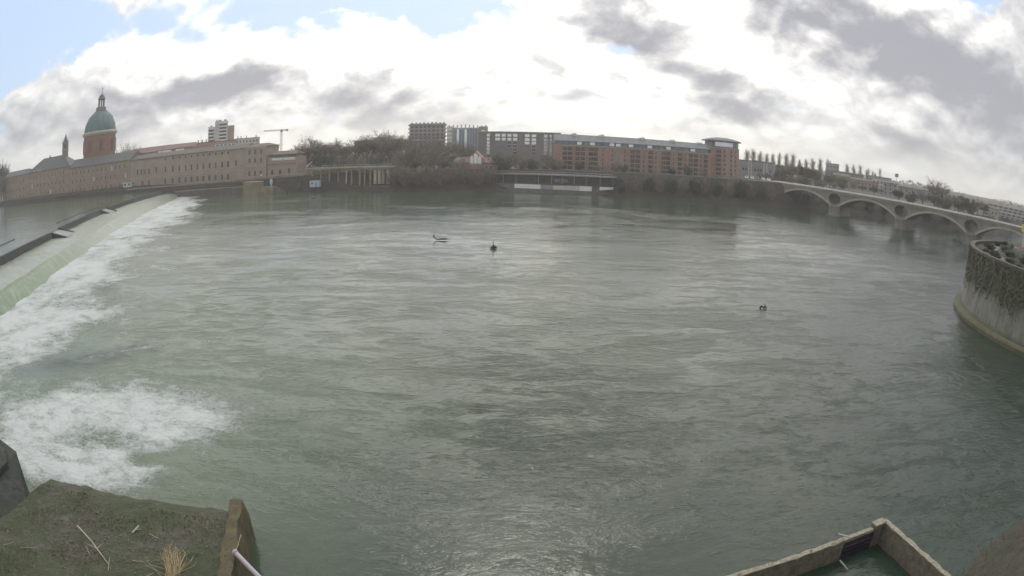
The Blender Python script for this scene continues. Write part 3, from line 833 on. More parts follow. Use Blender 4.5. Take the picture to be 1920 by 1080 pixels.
def dome_church():
    t = thing('domed_chapel', 'brick chapel drum with a green copper dome and a slim lantern on top', 'church', (-288.5, 364.7, 8))
    z = lambda v: v - 8
    d = MB(); d.lathe([(13.6, 0), (13.6, z(46.6))], 48); d.lathe([(13.6, z(46.6)), (0, z(46.6))], 48); d.build('drum', M['brick_dome'], t)
    d = MB(); d.lathe([(13.6, z(45.4)), (14.4, z(45.9)), (14.9, z(47.0)), (14.9, z(47.7)), (14.0, z(48.4)), (13.0, z(48.6))], 48); d.build('cornice', M['stone'], t)
    d = MB(); d.lathe([(14.2, z(28.3)), (14.2, z(29.5)), (13.6, z(29.8))], 48); d.build('base_moulding', M['stone'], t)
    d = MB(); d.lathe([(13.5, z(48.2)), (13.4, z(50.5)), (12.7, z(53.4)), (11.6, z(56.0)), (10.0, z(58.7)), (7.8, z(61.0)), (5.2, z(62.8)), (3.2, z(63.8)), (0, z(63.9))], 48); d.build('dome', M['copper'], t, True)
    for k in range(16):
        a = 2 * math.pi * k / 16 + .1
        prof = [(13.55, 48.4), (12.8, 53.4), (10.1, 58.7), (5.3, 62.8), (3.3, 63.8)]
        d = MB()
        for (ra, za), (rb, zb) in zip(prof[:-1], prof[1:]):
            d.tube((ra * math.cos(a), ra * math.sin(a), z(za)), (rb * math.cos(a), rb * math.sin(a), z(zb)), 0.22, 0.2, 5)
        d.build('dome_rib', M['copper'], t)
    base = math.atan2(-364.7, 288.5)
    for k in range(8):
        a = base + math.radians(5) + k * math.pi / 4
        e = bpy.data.objects.new('drum_window', None)
        mb = MB(); mb.box(-1.5, 1.5, -0.25, 0.4, 0, 8.2, 1)
        mb.box(-2.1, -1.5, -0.5, 0.4, -0.5, 8.8); mb.box(1.5, 2.1, -0.5, 0.4, -0.5, 8.8); mb.box(-1.5, 1.5, -0.5, 0.4, 8.2, 8.8); mb.box(-1.5, 1.5, -0.6, 0.4, -0.5, 0)
        bpy.data.objects.remove(e)
        me = mb.mesh('drum_window', [M['brick_dome'], M['shade_in']])
        link('drum_window', me, t, (13.5 * math.cos(a), 13.5 * math.sin(a), z(34.0)), a + math.pi / 2)
        a += math.pi / 8
        mb = MB(); mb.box(-0.7, 0.7, -0.45, 0.4, z(29.8), z(45.5)); link('pilaster', mb.mesh('pilaster', M['brick_dome']), t, (13.5 * math.cos(a), 13.5 * math.sin(a), 0), a + math.pi / 2)
    d = MB(); d.lathe([(4.3, z(63.5)), (4.3, z(66.0)), (3.8, z(66.0)), (3.8, z(65.0)), (0, z(65.0))], 20); d.build('balustrade', M['dgrey'], t)
    for k in range(8):
        a = 2 * math.pi * k / 8
        d = MB(); d.tube((2.5 * math.cos(a), 2.5 * math.sin(a), z(65.0)), (2.4 * math.cos(a), 2.4 * math.sin(a), z(71.6)), 0.42, 0.36, 8); d.build('lantern_column', M['dgrey'], t)
    d = MB(); d.lathe([(3.3, z(71.5)), (3.3, z(72.3)), (2.7, z(72.6)), (2.5, z(73.6)), (1.7, z(74.9)), (0.6, z(75.6)), (0.35, z(76.6)), (0.12, z(77.4))], 20); d.build('lantern_cap', M['slate'], t)
    d = MB(); d.tube((0, 0, z(77.2)), (0, 0, z(81.2)), 0.22, 0.14, 6); d.box(-0.75, 0.75, -0.12, 0.12, z(79.6), z(79.95)); d.build('cross', M['iron'], t)
    t = thing('belfry', 'slim dark belfry with a pointed spire left of the dome', 'belfry', (-320.8, 356.2, 8), 0.6)
    d = MB(); d.box(-2.5, 2.5, -2.5, 2.5, 0, z(44.6)); d.build('tower', M['brick_old'], t)
    d = MB(); d.box(-2.9, 2.9, -2.9, 2.9, z(44.6), z(45.3)); d.build('cornice', M['stone'], t)
    d = MB(); d.box(-2.8, 2.8, -2.8, 2.8, z(39.2), z(39.7)); d.build('string_course', M['stone'], t)
    d = MB(); d.lathe([(2.7, z(45.3)), (1.9, z(46.6)), (0.9, z(48.6)), (0.08, z(51.2))], 8); d.build('spire', M['slate'], t)
    for a in range(4):
        mb = MB(); mb.box(-0.55, 0.55, -0.1, 0.3, 0, 3.0, 0); link('louvre', mb.mesh('louvre', M['shade_in']), t, (2.52 * math.sin(a * math.pi / 2), -2.52 * math.cos(a * math.pi / 2), z(40.6)), a * math.pi / 2)


dome_church()


def behind_hospital():
    # modern annex with red roof and glazed top floor
    A, B = (-258, 357.5), (-184, 402)
    t = facade('modern_annex', 'modern annex with a red sloping roof and pale glazed top floor above the hospital', 'building', A, B, 8)
    L = math.hypot(B[0] - A[0], B[1] - A[1])
    wall_block(2, 57, 14, 0, 17.5, M['grey'], t); wall_block(57.2, L, 15, 0, 23.2, M['pinkr'], t, 'stair_block', -0.3)
    gw = window_mesh('glazing', 3.0, 2.9, M['offwhite'], M['glass_blue'], 0.16, bars=2)
    gw2 = window_mesh('pale_glazing', 3.0, 2.9, M['offwhite'], M['glass_coat'], 0.16, bars=2)
    for k in range(16):
        link('window', gw2 if k in (7, 8, 9, 11, 12) else gw, t, (6.0 + 3.3 * k, 0, 17.9))
    wall_block(2, 57, 13, 17.55, 21.4, M['grey'], t, 'top_floor', 0.3)
    mb = MB(); mb.box(1, 58, -0.6, 0, 17.2, 17.6); mb.build('balcony_edge', M['offwhite'], t)
    mb = MB(); mb.add([(-4, -1.5, 20.2), (57, -1.5, 21.9), (57, 9, 24.6), (8, 9, 24.4), (-4, -1.5, 19.8), (57, -1.5, 21.5), (57, 9, 24.2), (8, 9, 24.0)], [(0, 1, 2, 3), (7, 6, 5, 4), (0, 4, 5, 1), (1, 5, 6, 2), (2, 6, 7, 3), (3, 7, 4, 0)])
    mb.build('roof', M['redtile'], t)
    mb = MB(); mb.box(L - 16, L - 1, -0.9, -0.302, 18.4, 21.2); mb.build('white_bay', M['white'], t)
    for k in range(5): link('window', gw, t, (L - 14.2 + 2.9 * k, -0.9, 18.5), scale=(0.75, 1, 0.85))
    mb = MB(); mb.box(57.2, L, -0.6, 14, 23.2, 23.7); mb.build('parapet', M['redtile'], t)
    for x in (58, 61, 64, 66.5, 70): chimney(t, x, 6, 23.7, 1.3, 0.9)
    mb = MB(); mb.tube((60, 5, 23.5), (60, 5, 29.5), 0.1, 0.05, 5); mb.build('aerial', M['iron'], t)
    # white tower block
    A, B = (-239, 461.8), (-218.2, 472)
    t = facade('tower_block', 'white stepped tower block with striped balconies behind the red-roofed annex', 'building', A, B, 8)
    k_ = 520 / 480.0
    zz = lambda v: 22 + (v - 22) * k_ - 8
    wall_block(0, 5.6, 14, 0, zz(43.4), M['offwhite'], t, 'side_wing'); wall_block(5.8, 17.0, 15, 0, zz(47.2), M['offwhite'], t, 'main_block', -0.5); wall_block(17.2, 22.6, 14, 0, zz(43.4), M['brick_pale'], t, 'side_wing', 1.0)
    for (x0, x1, y, top) in ((0.3, 5.0, 0, 43.4), (9.5, 16.0, -0.5, 47.2)):
        n = 11
        for q in range(n):
            z1 = zz(top) - 1.2 - q * 2.75
            mb = MB(); mb.box(x0, x1, y - 1.2, y - 0.002, z1 - 0.95, z1); mb.build('balcony', M['white'], t)
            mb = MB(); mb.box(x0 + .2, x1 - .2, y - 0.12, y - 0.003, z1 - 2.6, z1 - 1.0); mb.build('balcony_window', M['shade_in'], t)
    for (x, y, w) in ((7.5, 4, 1.4), (10, 5, 2.6), (14.5, 4, 2.0), (2.5, 5, 1.6)):
        top = 47.2 if x > 5.8 else 43.4
        mb = MB(); mb.box(x - w / 2, x + w / 2, y - 1, y + 1, zz(top), zz(top) + 1.3); mb.build('rooftop_box', M['grey'], t)
    # white apartment block right of it
    t = facade('white_block', 'low white apartment block with roof boxes right of the white tower block', 'building', (-209.7, 453.9), (-190.5, 462), 8)
    wall_block(0, 20.5, 12, 0, 25.2, M['offwhite'], t)
    wm = window_mesh('plain_window', 1.3, 1.5, M['white'], M['glass'], 0.12)
    put_windows(t, wm, [(2 + 2.7 * k, z) for k in range(7) for z in (16.6, 19.4, 22.2)])
    for x in (2.5, 5.0, 9.5, 17.5): chimney(t, x, 4, 25.2, 1.6, 0.8, 'grey')
    mb = MB(); mb.box(-.3, 20.8, -0.3, 12.2, 25.2, 25.6); mb.build('parapet', M['grey'], t)
    t = facade('grey_gabled_house', 'grey house with a shallow tiled roof between the white block and the wood', 'building', (-166.5, 396.5), (-152, 402.5), 8)
    wall_block(0, 15.7, 12, 0, 16.4, M['pinkr'], t); gable_roof(15.7, 12, 16.4, 2.6, 0.7, M['tile'], t, 0, 4)
    put_windows(t, wm, [(2 + 2.9 * k, z) for k in range(5) for z in (9.5, 13.0)])
    # tower crane
    t = thing('tower_crane', 'distant tower crane with a horizontal jib above the wood', 'crane', (-244.6, 655.9, 8), math.radians(20.5))
    zt = 36.5

    def lattice(p0, p1, w, nseg, name, matl, r=0.16):
        p0 = Vector(p0); p1 = Vector(p1); d = (p1 - p0).normalized(); a = d.orthogonal().normalized(); b = d.cross(a)
        mb = MB(); cs = [(a + b) * w / 2, (a - b) * w / 2, (-a - b) * w / 2, (-a + b) * w / 2]
        for c in cs: mb.tube(p0 + c, p1 + c, r, r, 4)
        for k in range(nseg):
            q0 = p0.lerp(p1, k / nseg); q1 = p0.lerp(p1, (k + 1) / nseg)
            for i in range(4): mb.tube(q0 + cs[i], q1 + cs[(i + 1) % 4], r * .6, r * .6, 3, cap=False)
        return mb.build(name, matl, t)
    lattice((0, 0, 0), (0, 0, zt), 1.7, 18, 'mast', M['crane'], 0.2)
    lattice((0, 0, zt - 0.6), (-20, 0, zt - 0.4), 1.1, 12, 'jib', M['crane'])
    lattice((0, 0, zt - 0.6), (7.6, 0, zt - 0.8), 1.1, 5, 'counter_jib', M['crane'])
    mb = MB(); mb.box(4.6, 7.4, -0.9, 0.9, zt - 2.0, zt - 0.2); mb.build('counterweight', M['dgrey'], t)
    mb = MB(); mb.box(-1.3, 1.0, -1.3, 1.3, zt - 2.6, zt - 0.3); mb.build('cab', M['dgrey'], t)


behind_hospital()


# ------------------------------------------------------------------ left bank: quay, ramp, pillared hall
def quay_works():
    # ramp bridge that climbs along the quay
    ptop = [((-236, 332), 6.4), ((-205, 331.0), 6.4), ((-165, 327.8), 6.6), ((-140, 325.4), 7.6), ((-118, 323.2), 8.7), ((-100, 321.6), 9.0), ((-76, 319.6), 9.4)]
    t = thing('ramp_bridge', 'long low ramp bridge with a pale parapet running along the hospital quay', 'bridge', (-165, 327.8, 0)); T = Vector((-165, 327.8, 0))
    mb = MB(); pm = MB(); cp = MB()
    for (a, za), (b, zb) in zip(ptop[:-1], ptop[1:]):
        mb.obox(a, b, 5.0, za - 1.5, za - 0.6, 0, zb - 1.5, zb - 0.6, off=2.0)
        pm.obox(a, b, 0.4, za - 0.6, za + 0.35, 0, zb - 0.6, zb + 0.35, off=-0.3)
        cp.obox(a, b, 0.6, za + 0.35, za + 0.6, 0, zb + 0.35, zb + 0.6, off=-0.3)
    for q, nm, mm in ((mb, 'deck', M['quay']), (pm, 'parapet', M['ochre']), (cp, 'coping', M['stone'])):
        q.build(nm, mm, t).location = -T
    for f in np.linspace(0.12, 0.96, 9):
        i = min(int(f * 6), 5); u = f * 6 - i
        p = Vector(ptop[i][0]).lerp(Vector(ptop[i + 1][0]), u); zt = ptop[i][1] * (1 - u) + ptop[i + 1][1] * u
        mb = MB(); mb.box(p.x - 0.9, p.x + 0.9, p.y - 0.2, p.y + 4.2, -1, zt - 1.5); mb.build('pier', M['quay'], t).location = -T
    # lower quay wall at the end of the weir
    t = thing('quay_wall', 'low brown stone quay wall at the water where the weir ends', 'wall', (-150, 320, 0)); T = Vector((-150, 320, 0))
    mb = MB(); mb.obox((-190.5, 324.6), (-140, 319.6), 1.2, -1, 3.3, 0, -1, 3.9); mb.build('wall', M['quay'], t).location = -T
    mb = MB(); mb.obox((-190.7, 324.3), (-140, 319.3), 1.7, 3.3, 3.6, 0, 3.9, 4.2); mb.build('coping', M['stone'], t).location = -T
    # ochre masonry abutment with steps
    t = thing('masonry_abutment', 'ochre masonry abutment with steps standing in the water by the ramp', 'abutment', (-133, 318, 0)); T = Vector((-133, 318, 0))
    mb = MB(); mb.obox((-140, 318.8), (-130, 317.8), 6, -1, 6.2); mb.build('block', M['ochre'], t).location = -T
    mb = MB(); mb.obox((-129.8, 318.2), (-121.5, 317.4), 4.5, -1, 3.6); mb.build('lower_block', M['ochre'], t).location = -T
    for k in range(7):
        mb = MB(); a = -121.4 + k * 1.0; mb.obox((a, 317.6), (a + 0.99, 317.5), 3.6, -1, 3.2 - k * 0.5); mb.build('step', M['quay'], t).location = -T
    mb = MB(); mb.obox((-140.2, 318.7), (-129.9, 317.6), 6.6, 6.2, 6.5); mb.build('coping', M['stone'], t).location = -T
    # round sign on the pavilion wall
    t = thing('round_sign', 'round white sign with a red rim on a post by the ramp', 'sign', (-131.9, 322.2, 8.0))
    mb = MB(); mb.tube((0, 0, -1), (0, 0, 1.2), 0.06, 0.06, 6); mb.build('post', M['iron'], t)
    mb = MB(); mb.tube((0, -0.06, 1.5), (0, 0.02, 1.5), 0.75, 0.75, 16); mb.build('disc', M['redpaint'], t)
    mb = MB(); mb.tube((0, -0.10, 1.5), (0, -0.062, 1.5), 0.5, 0.5, 16); mb.build('disc_face', M['white'], t)
    # pale teal boat turned up on the steps, pale blue cabin
    t = thing('teal_rowing_boat', 'pale teal rowing boat propped upright by the ochre abutment', 'boat', (-123.2, 315.6, 3.55), 0.2)
    mb = MB(); hull = [(0.0, 0.05), (0.7, 0.35), (1.6, 0.75), (2.6, 0.85), (3.6, 0.7), (4.0, 0.55)]
    vs = []
    for z, w in hull:
        for a in (0, 45, 90, 135, 180): vs.append((w * math.cos(math.radians(a)) * 0.95, -0.55 * math.sin(math.radians(a)) * min(1, w * 1.5), z))
    fs = [(i * 5 + j, i * 5 + j + 1, (i + 1) * 5 + j + 1, (i + 1) * 5 + j) for i in range(5) for j in range(4)] + [(25, 26, 27, 28, 29), tuple(i * 5 for i in range(6)) + tuple(i * 5 + 4 for i in reversed(range(6)))]
    mb.add(vs, fs); mb.build('hull', M['teal'], t)
    mb = MB(); mb.box(-0.7, 0.7, -0.06, 0.06, 2.3, 2.6); mb.build('thwart', M['wood'], t)
    t = thing('blue_cabin', 'small pale blue site cabin at the water under the ramp', 'cabin', (-98.0, 313.2, 2.6), -0.1)
    mb = MB(); mb.box(-2.7, 2.7, 0, 2.5, 0, 2.9); mb.build('body', M['paleblue'], t)
    mb = MB(); mb.box(-2.9, 2.9, -0.2, 2.7, 2.9, 3.1); mb.build('roof', M['offwhite'], t)
    put_windows(t, window_mesh('cabin_window', 1.1, 0.9, M['white'], M['glass'], 0.07), [(-1.3, 1.4)])
    mb = MB(); mb.box(0.6, 1.5, -0.06, -0.002, 0.1, 2.2); mb.build('door', M['grey'], t)
    for sx in (-2.3, 2.3):
        for sy in (0.4, 2.1):
            mb = MB(); mb.tube((sx, sy, -2.8), (sx, sy, 0), 0.15, 0.15, 6); mb.build('stilt', M['iron'], t)
    # pillared hall
    t = facade('pillared_hall', 'flat-roofed hall on pale columns beside the river left of the wood', 'building', (-107, 321.5), (-50, 311.5), 0)
    L = 57.9
    mb = MB(); mb.box(2.5, 51.5, -1.6, 9, 11.5, 11.9); mb.build('roof', M['quay'], t)
    mb = MB(); mb.box(2.2, 51.8, -1.9, -1.602, 11.45, 12.15); mb.build('roof_edge', M['stone'], t)
    mb = MB(); mb.box(3, 51, -1.2, 8.8, 10.4, 11.45); mb.build('entablature', M['ochre'], t)
    mb = MB(); mb.box(3, 51, 3.0, 8.8, 0.5, 10.4); mb.build('wall', M['dgrey'], t)
    mb = MB(); mb.box(25, 51.5, -1.4, 3.0, -1, 2.4); mb.build('plinth', M['quay'], t)
    for s in (6, 11, 16, 21, 25.6, 28.5, 33.0, 35.6, 38.6):
        mb = MB(); mb.box(s - 0.35, s + 0.35, -0.9, -0.2, 2.3, 10.4); mb.box(s - .5, s + .5, -1.05, -0.05, 9.9, 10.398); mb.build('column', M['ochre'] if s != 25.6 else M['stone'], t)
    for s in (41.2, 43.4, 45.4, 47.9):
        mb = MB(); mb.box(s - 0.75, s + 0.75, -0.8, -0.5, 3.4, 10.2); mb.build('panel', M['stone'] if s != 45.4 else M['ochre'], t)
    for k in range(24):
        s = 12 + k * 1.65
        mb = MB(); mb.box(s - .05, s + .05, -1.5, -1.4, 11.9, 13.0); mb.build('railing_post', M['offwhite'], t)
    mb = MB(); mb.box(11.9, 50.1, -1.5, -1.4, 13.0, 13.1); mb.build('handrail', M['offwhite'], t)
    t = thing('boom_barrier', 'small white boom raised aslant above the roof of the hall', 'boom', (-105.6, 323.6, 9.4))
    mb = MB(); mb.box(-.3, .3, -.3, .3, -1, 3.6); mb.build('post', M['grey'], t)
    mb = MB(); mb.tube((-.2, -.4, 3.2), (3.2, -.4, 5.9), 0.17, 0.13, 6); mb.build('arm', M['white'], t)


quay_works()


def pavilion():
    t = facade('riverside_pavilion', 'long dark timber pavilion on the bank above white wall panels', 'building', (0, 310.5), (60, 302.5), 0)
    mb = MB(); mb.box(-15, 48.5, 1.0, 11, 4.1, 8.0); mb.build('wall', M['darkwood'], t)
    mb = MB(); mb.box(-16, 49, -0.8, 12, 8.0, 8.6); mb.build('roof', M['dgrey'], t)
    mb = MB(); mb.box(-16.2, 49.2, -1.1, -0.8, 8.05, 8.5); mb.build('roof_edge', M['grey'], t)
    mb = MB(); mb.box(-14, 46, -0.9, -0.7, 9.5, 9.75); mb.build('handrail', M['grey'], t)
    for k in range(31):
        mb = MB(); mb.box(-14 + 2 * k - .06, -14 + 2 * k + .06, -0.86, -0.74, 8.6, 9.5); mb.build('railing_post', M['grey'], t)
    mb = MB(); mb.box(-14, 47.5, -0.6, 1.0, 3.75, 4.1); mb.build('floor_deck', M['darkwood'], t)
    for s in (-13.2, -9.5, -8.3, -5.0, 1.0, 11.5, 17.6, 22.4, 28.0, 33.5, 40.0, 46.0):
        mb = MB(); mb.box(s - .09, s + .09, -0.5, -0.3, 4.1, 8.0); mb.build('post', M['stone'], t)
    wm = window_mesh('pavilion_window', 2.2, 1.3, M['wood'], M['glass'], 0.12)
    put_windows(t, wm, [(-11, 5.2), (-6.5, 5.2), (4, 5.2), (8, 5.2), (14, 5.2), (26, 5.2), (37, 5.2), (43, 5.2)], y=1.0)
    gm = window_mesh('green_glazing', 2.6, 1.6, M['wood'], M['glass_blue'], 0.12); put_windows(t, gm, [(20.2, 5.0), (23.4, 5.0)], y=1.0)
    for (a, b, z0, z1, mm) in ((0.4, 7.0, 1.7, 3.7, 'white'), (7.1, 12.6, 1.6, 3.6, 'white'), (12.7, 18.2, 1.6, 3.3, 'grey'), (18.3, 24.3, 1.5, 3.4, 'offwhite'), (24.4, 30.4, 1.5, 3.5, 'offwhite'), (30.5, 36.2, 1.4, 3.6, 'white'), (39.8, 46.2, 1.4, 3.7, 'white')):
        mb = MB(); mb.box(a, b, -1.0, -0.62, z0, z1); mb.build('panel', M[mm], t)
    mb = MB(); mb.box(-14, 48.5, -0.6, 4.0, -1, 3.74); mb.build('base_wall', M['dgrey'], t)
    mb = MB(); mb.box(36.4, 39.6, -1.4, -0.6, -1, 3.7); mb.build('buttress', M['quay'], t)
    mb = MB(); mb.box(-14.5, 49, -2.2, -0.605, -1, 1.1); mb.build('landing', M['quay'], t)
    # red brick house in the wood with a pale triple window
    t = facade('red_brick_house', 'red brick house among bare trees with a tall pale triple window in its gable', 'house', (-29.5, 318), (-9, 316), 8.5)
    wall_block(0, 20.6, 10, 0, 4.6, M['brick_red'], t)
    gable_roof(20.6, 10, 4.7, 2.6, 0.5, M['redtile'], t, 0, 2)
    mb = MB(); mb.prism([(8.2, -0.6), (14.6, -0.6), (14.6, 5), (8.2, 5)], 0, 7.0); mb.add([(8.0, -0.7, 7.0), (14.8, -0.7, 7.0), (11.4, -0.7, 10.4), (8.0, 5, 7.0), (14.8, 5, 7.0), (11.4, 5, 10.4)], [(0, 1, 2), (5, 4, 3), (0, 2, 5, 3), (2, 1, 4, 5), (1, 0, 3, 4)]); mb.build('gable', M['brick_red'], t)
    for x, h, w in ((9.4, 3.0, .75), (11.4, 4.2, .95), (13.3, 3.0, .75)):
        mb = MB(); mb.box(x - w, x + w, -0.82, -0.602, 4.3, 4.3 + h); mb.add([(x - w, -0.82, 4.3 + h), (x + w, -0.82, 4.3 + h), (x, -0.82, 4.3 + h + 0.9), (x - w, -0.602, 4.3 + h), (x + w, -0.602, 4.3 + h), (x, -0.602, 4.3 + h + .9)], [(0, 1, 2), (5, 4, 3), (0, 2, 5, 3), (2, 1, 4, 5)])
        mb.build('pale_window', M['white'], t)
    put_windows(t, WIN_SMALL, [(2.5, 1.6), (5.4, 1.6), (16.6, 1.6), (18.8, 1.6)])
    mb = MB(); mb.box(8.2, 14.6, -1.2, -0.602, 3.5, 3.9); mb.build('balcony', M['stone'], t)


pavilion()


# ------------------------------------------------------------------ apartment blocks
def slabs():
    # grey striped slab
    t = facade('grey_slab_block', 'hazy grey slab block with horizontal balcony stripes behind the wood', 'building', (-75.5, 474.0), (-49.3, 477.4), 9)
    wall_block(0, 26.2, 14, 0, 28.8, M['grey'], t)
    for q in range(9):
        z = 28.0 - q * 2.75
        mb = MB(); mb.box(-0.9, 26.9, -1.5, -0.004, z - 1.0, z); mb.build('balcony', M['grey'] if q % 3 else M['dgrey'], t)
    wm = window_mesh('balcony_window', 1.9, 1.5, M['grey'], M['glass'], 0.1, sill=False)
    put_windows(t, wm, [(2 + 3.1 * k, 28.0 - q * 2.75 - 2.65) for k in range(8) for q in range(8)])
    for k in range(9):
        mb = MB(); mb.box(1.2 + 2.9 * k, 2.4 + 2.9 * k, 3, 5, 28.8, 29.6 + 0.5 * rnd.random()); mb.build('rooftop_box', M['grey'], t)
    # second block, pale with a bluish glazed front
    t = facade('pale_slab_block', 'pale slab block with a bluish glazed front right of the grey slab block', 'building', (-45.6, 447.7), (-18.0, 449.6), 9)
    wall_block(0, 4.0, 13, 0, 25.6, M['offwhite'], t, 'side_wing'); wall_block(4.2, 21.4, 14, 0, 24.2, M['grey'], t, 'main_block', -0.6); wall_block(21.6, 27.6, 13, 0, 25.6, M['pinkr'], t, 'side_wing')
    mb = MB(); mb.box(4.0, 21.6, -0.9, 13, 24.2, 24.8); mb.build('parapet', M['white'], t)
    for k in range(9):
        mb = MB(); mb.box(5.0 + 1.75 * k, 6.4 + 1.75 * k, -0.85, -0.602, 2, 23.6); mb.build('glazed_strip', M['glass_blue'] if k not in (1, 4) else M['glass_coat'], t)
    for q in range(8):
        mb = MB(); mb.box(0.2, 3.8, -1.2, -0.004, 3.2 + 2.8 * q, 4.2 + 2.8 * q); mb.build('balcony', M['white'], t)
    cw = window_mesh('coated_window', 2.1, 1.5, M['offwhite'], M['glass_coat'], 0.14)
    put_windows(t, cw, [(24.4, 4.0 + 2.9 * q) for q in range(7)])
    for k in range(10):
        mb = MB(); x = 1 + 2.75 * k; mb.box(x, x + 0.9, 3, 4.5, 24.7, 26.3 + 0.7 * rnd.random()); mb.build('rooftop_box', M['grey'], t)
    # dark block with bright windows
    t = facade('dark_flat_block', 'dark flat-roofed apartment block with rows of bright square windows', 'building', (-21.7, 399.5), (27.5, 399.5), 9.5)
    wall_block(0, 49.2, 15, 0, 20.2, M['dgrey'], t)
    mb = MB(); mb.box(-0.3, 49.5, -0.4, 15, 20.2, 20.7); mb.build('parapet', M['grey'], t)
    xs = [(6.0, 1.5), (11.5, 2.7), (15.2, 2.2), (18.6, 2.2), (22.0, 2.4), (29.2, 2.7), (33.2, 2.5), (40.3, 1.9), (43.2, 1.0), (45.8, 1.5), (48.0, 1.2)]
    for q, z in enumerate((17.6, 15.2, 13.1, 11.0, 8.9, 6.8)):
        for i, (x, w) in enumerate(xs):
            if q >= 2 and i in (1, 2, 9): continue
            if q >= 4 and i in (3, 5, 10): continue
            bright = q < 2 or i in (0, 7, 8) or (q == 2 and i in (5, 6))
            me = window_mesh('square_window', w, 1.55, M['offwhite'], M['glass_coat'] if bright else M['glass'], 0.14)
            link('window', me, t, (x, 0, z))
    # roofs among the trees
    t = facade('grey_roofed_block', 'long grey flat-roofed block half hidden behind bare trees', 'building', (-100.4, 407.8), (-72, 413.6), 9)
    wall_block(0, 29, 14, 0, 16.2, M['brick_old'], t); mb = MB(); mb.box(-.3, 29.3, -.3, 14.2, 16.2, 16.7); mb.build('parapet', M['dgrey'], t)
    mb = MB(); mb.box(12, 20, 3, 8, 16.7, 18.6); mb.build('lift_room', M['grey'], t)
    put_windows(t, WIN_SMALL, [(2.5 + 3 * k, z) for k in range(9) for z in (7, 10.2, 13.4)])
    mb = MB(); mb.tube((16, 5, 18.6), (16, 5, 21.0), 0.12, .08, 5); mb.build('aerial', M['iron'], t)


slabs()


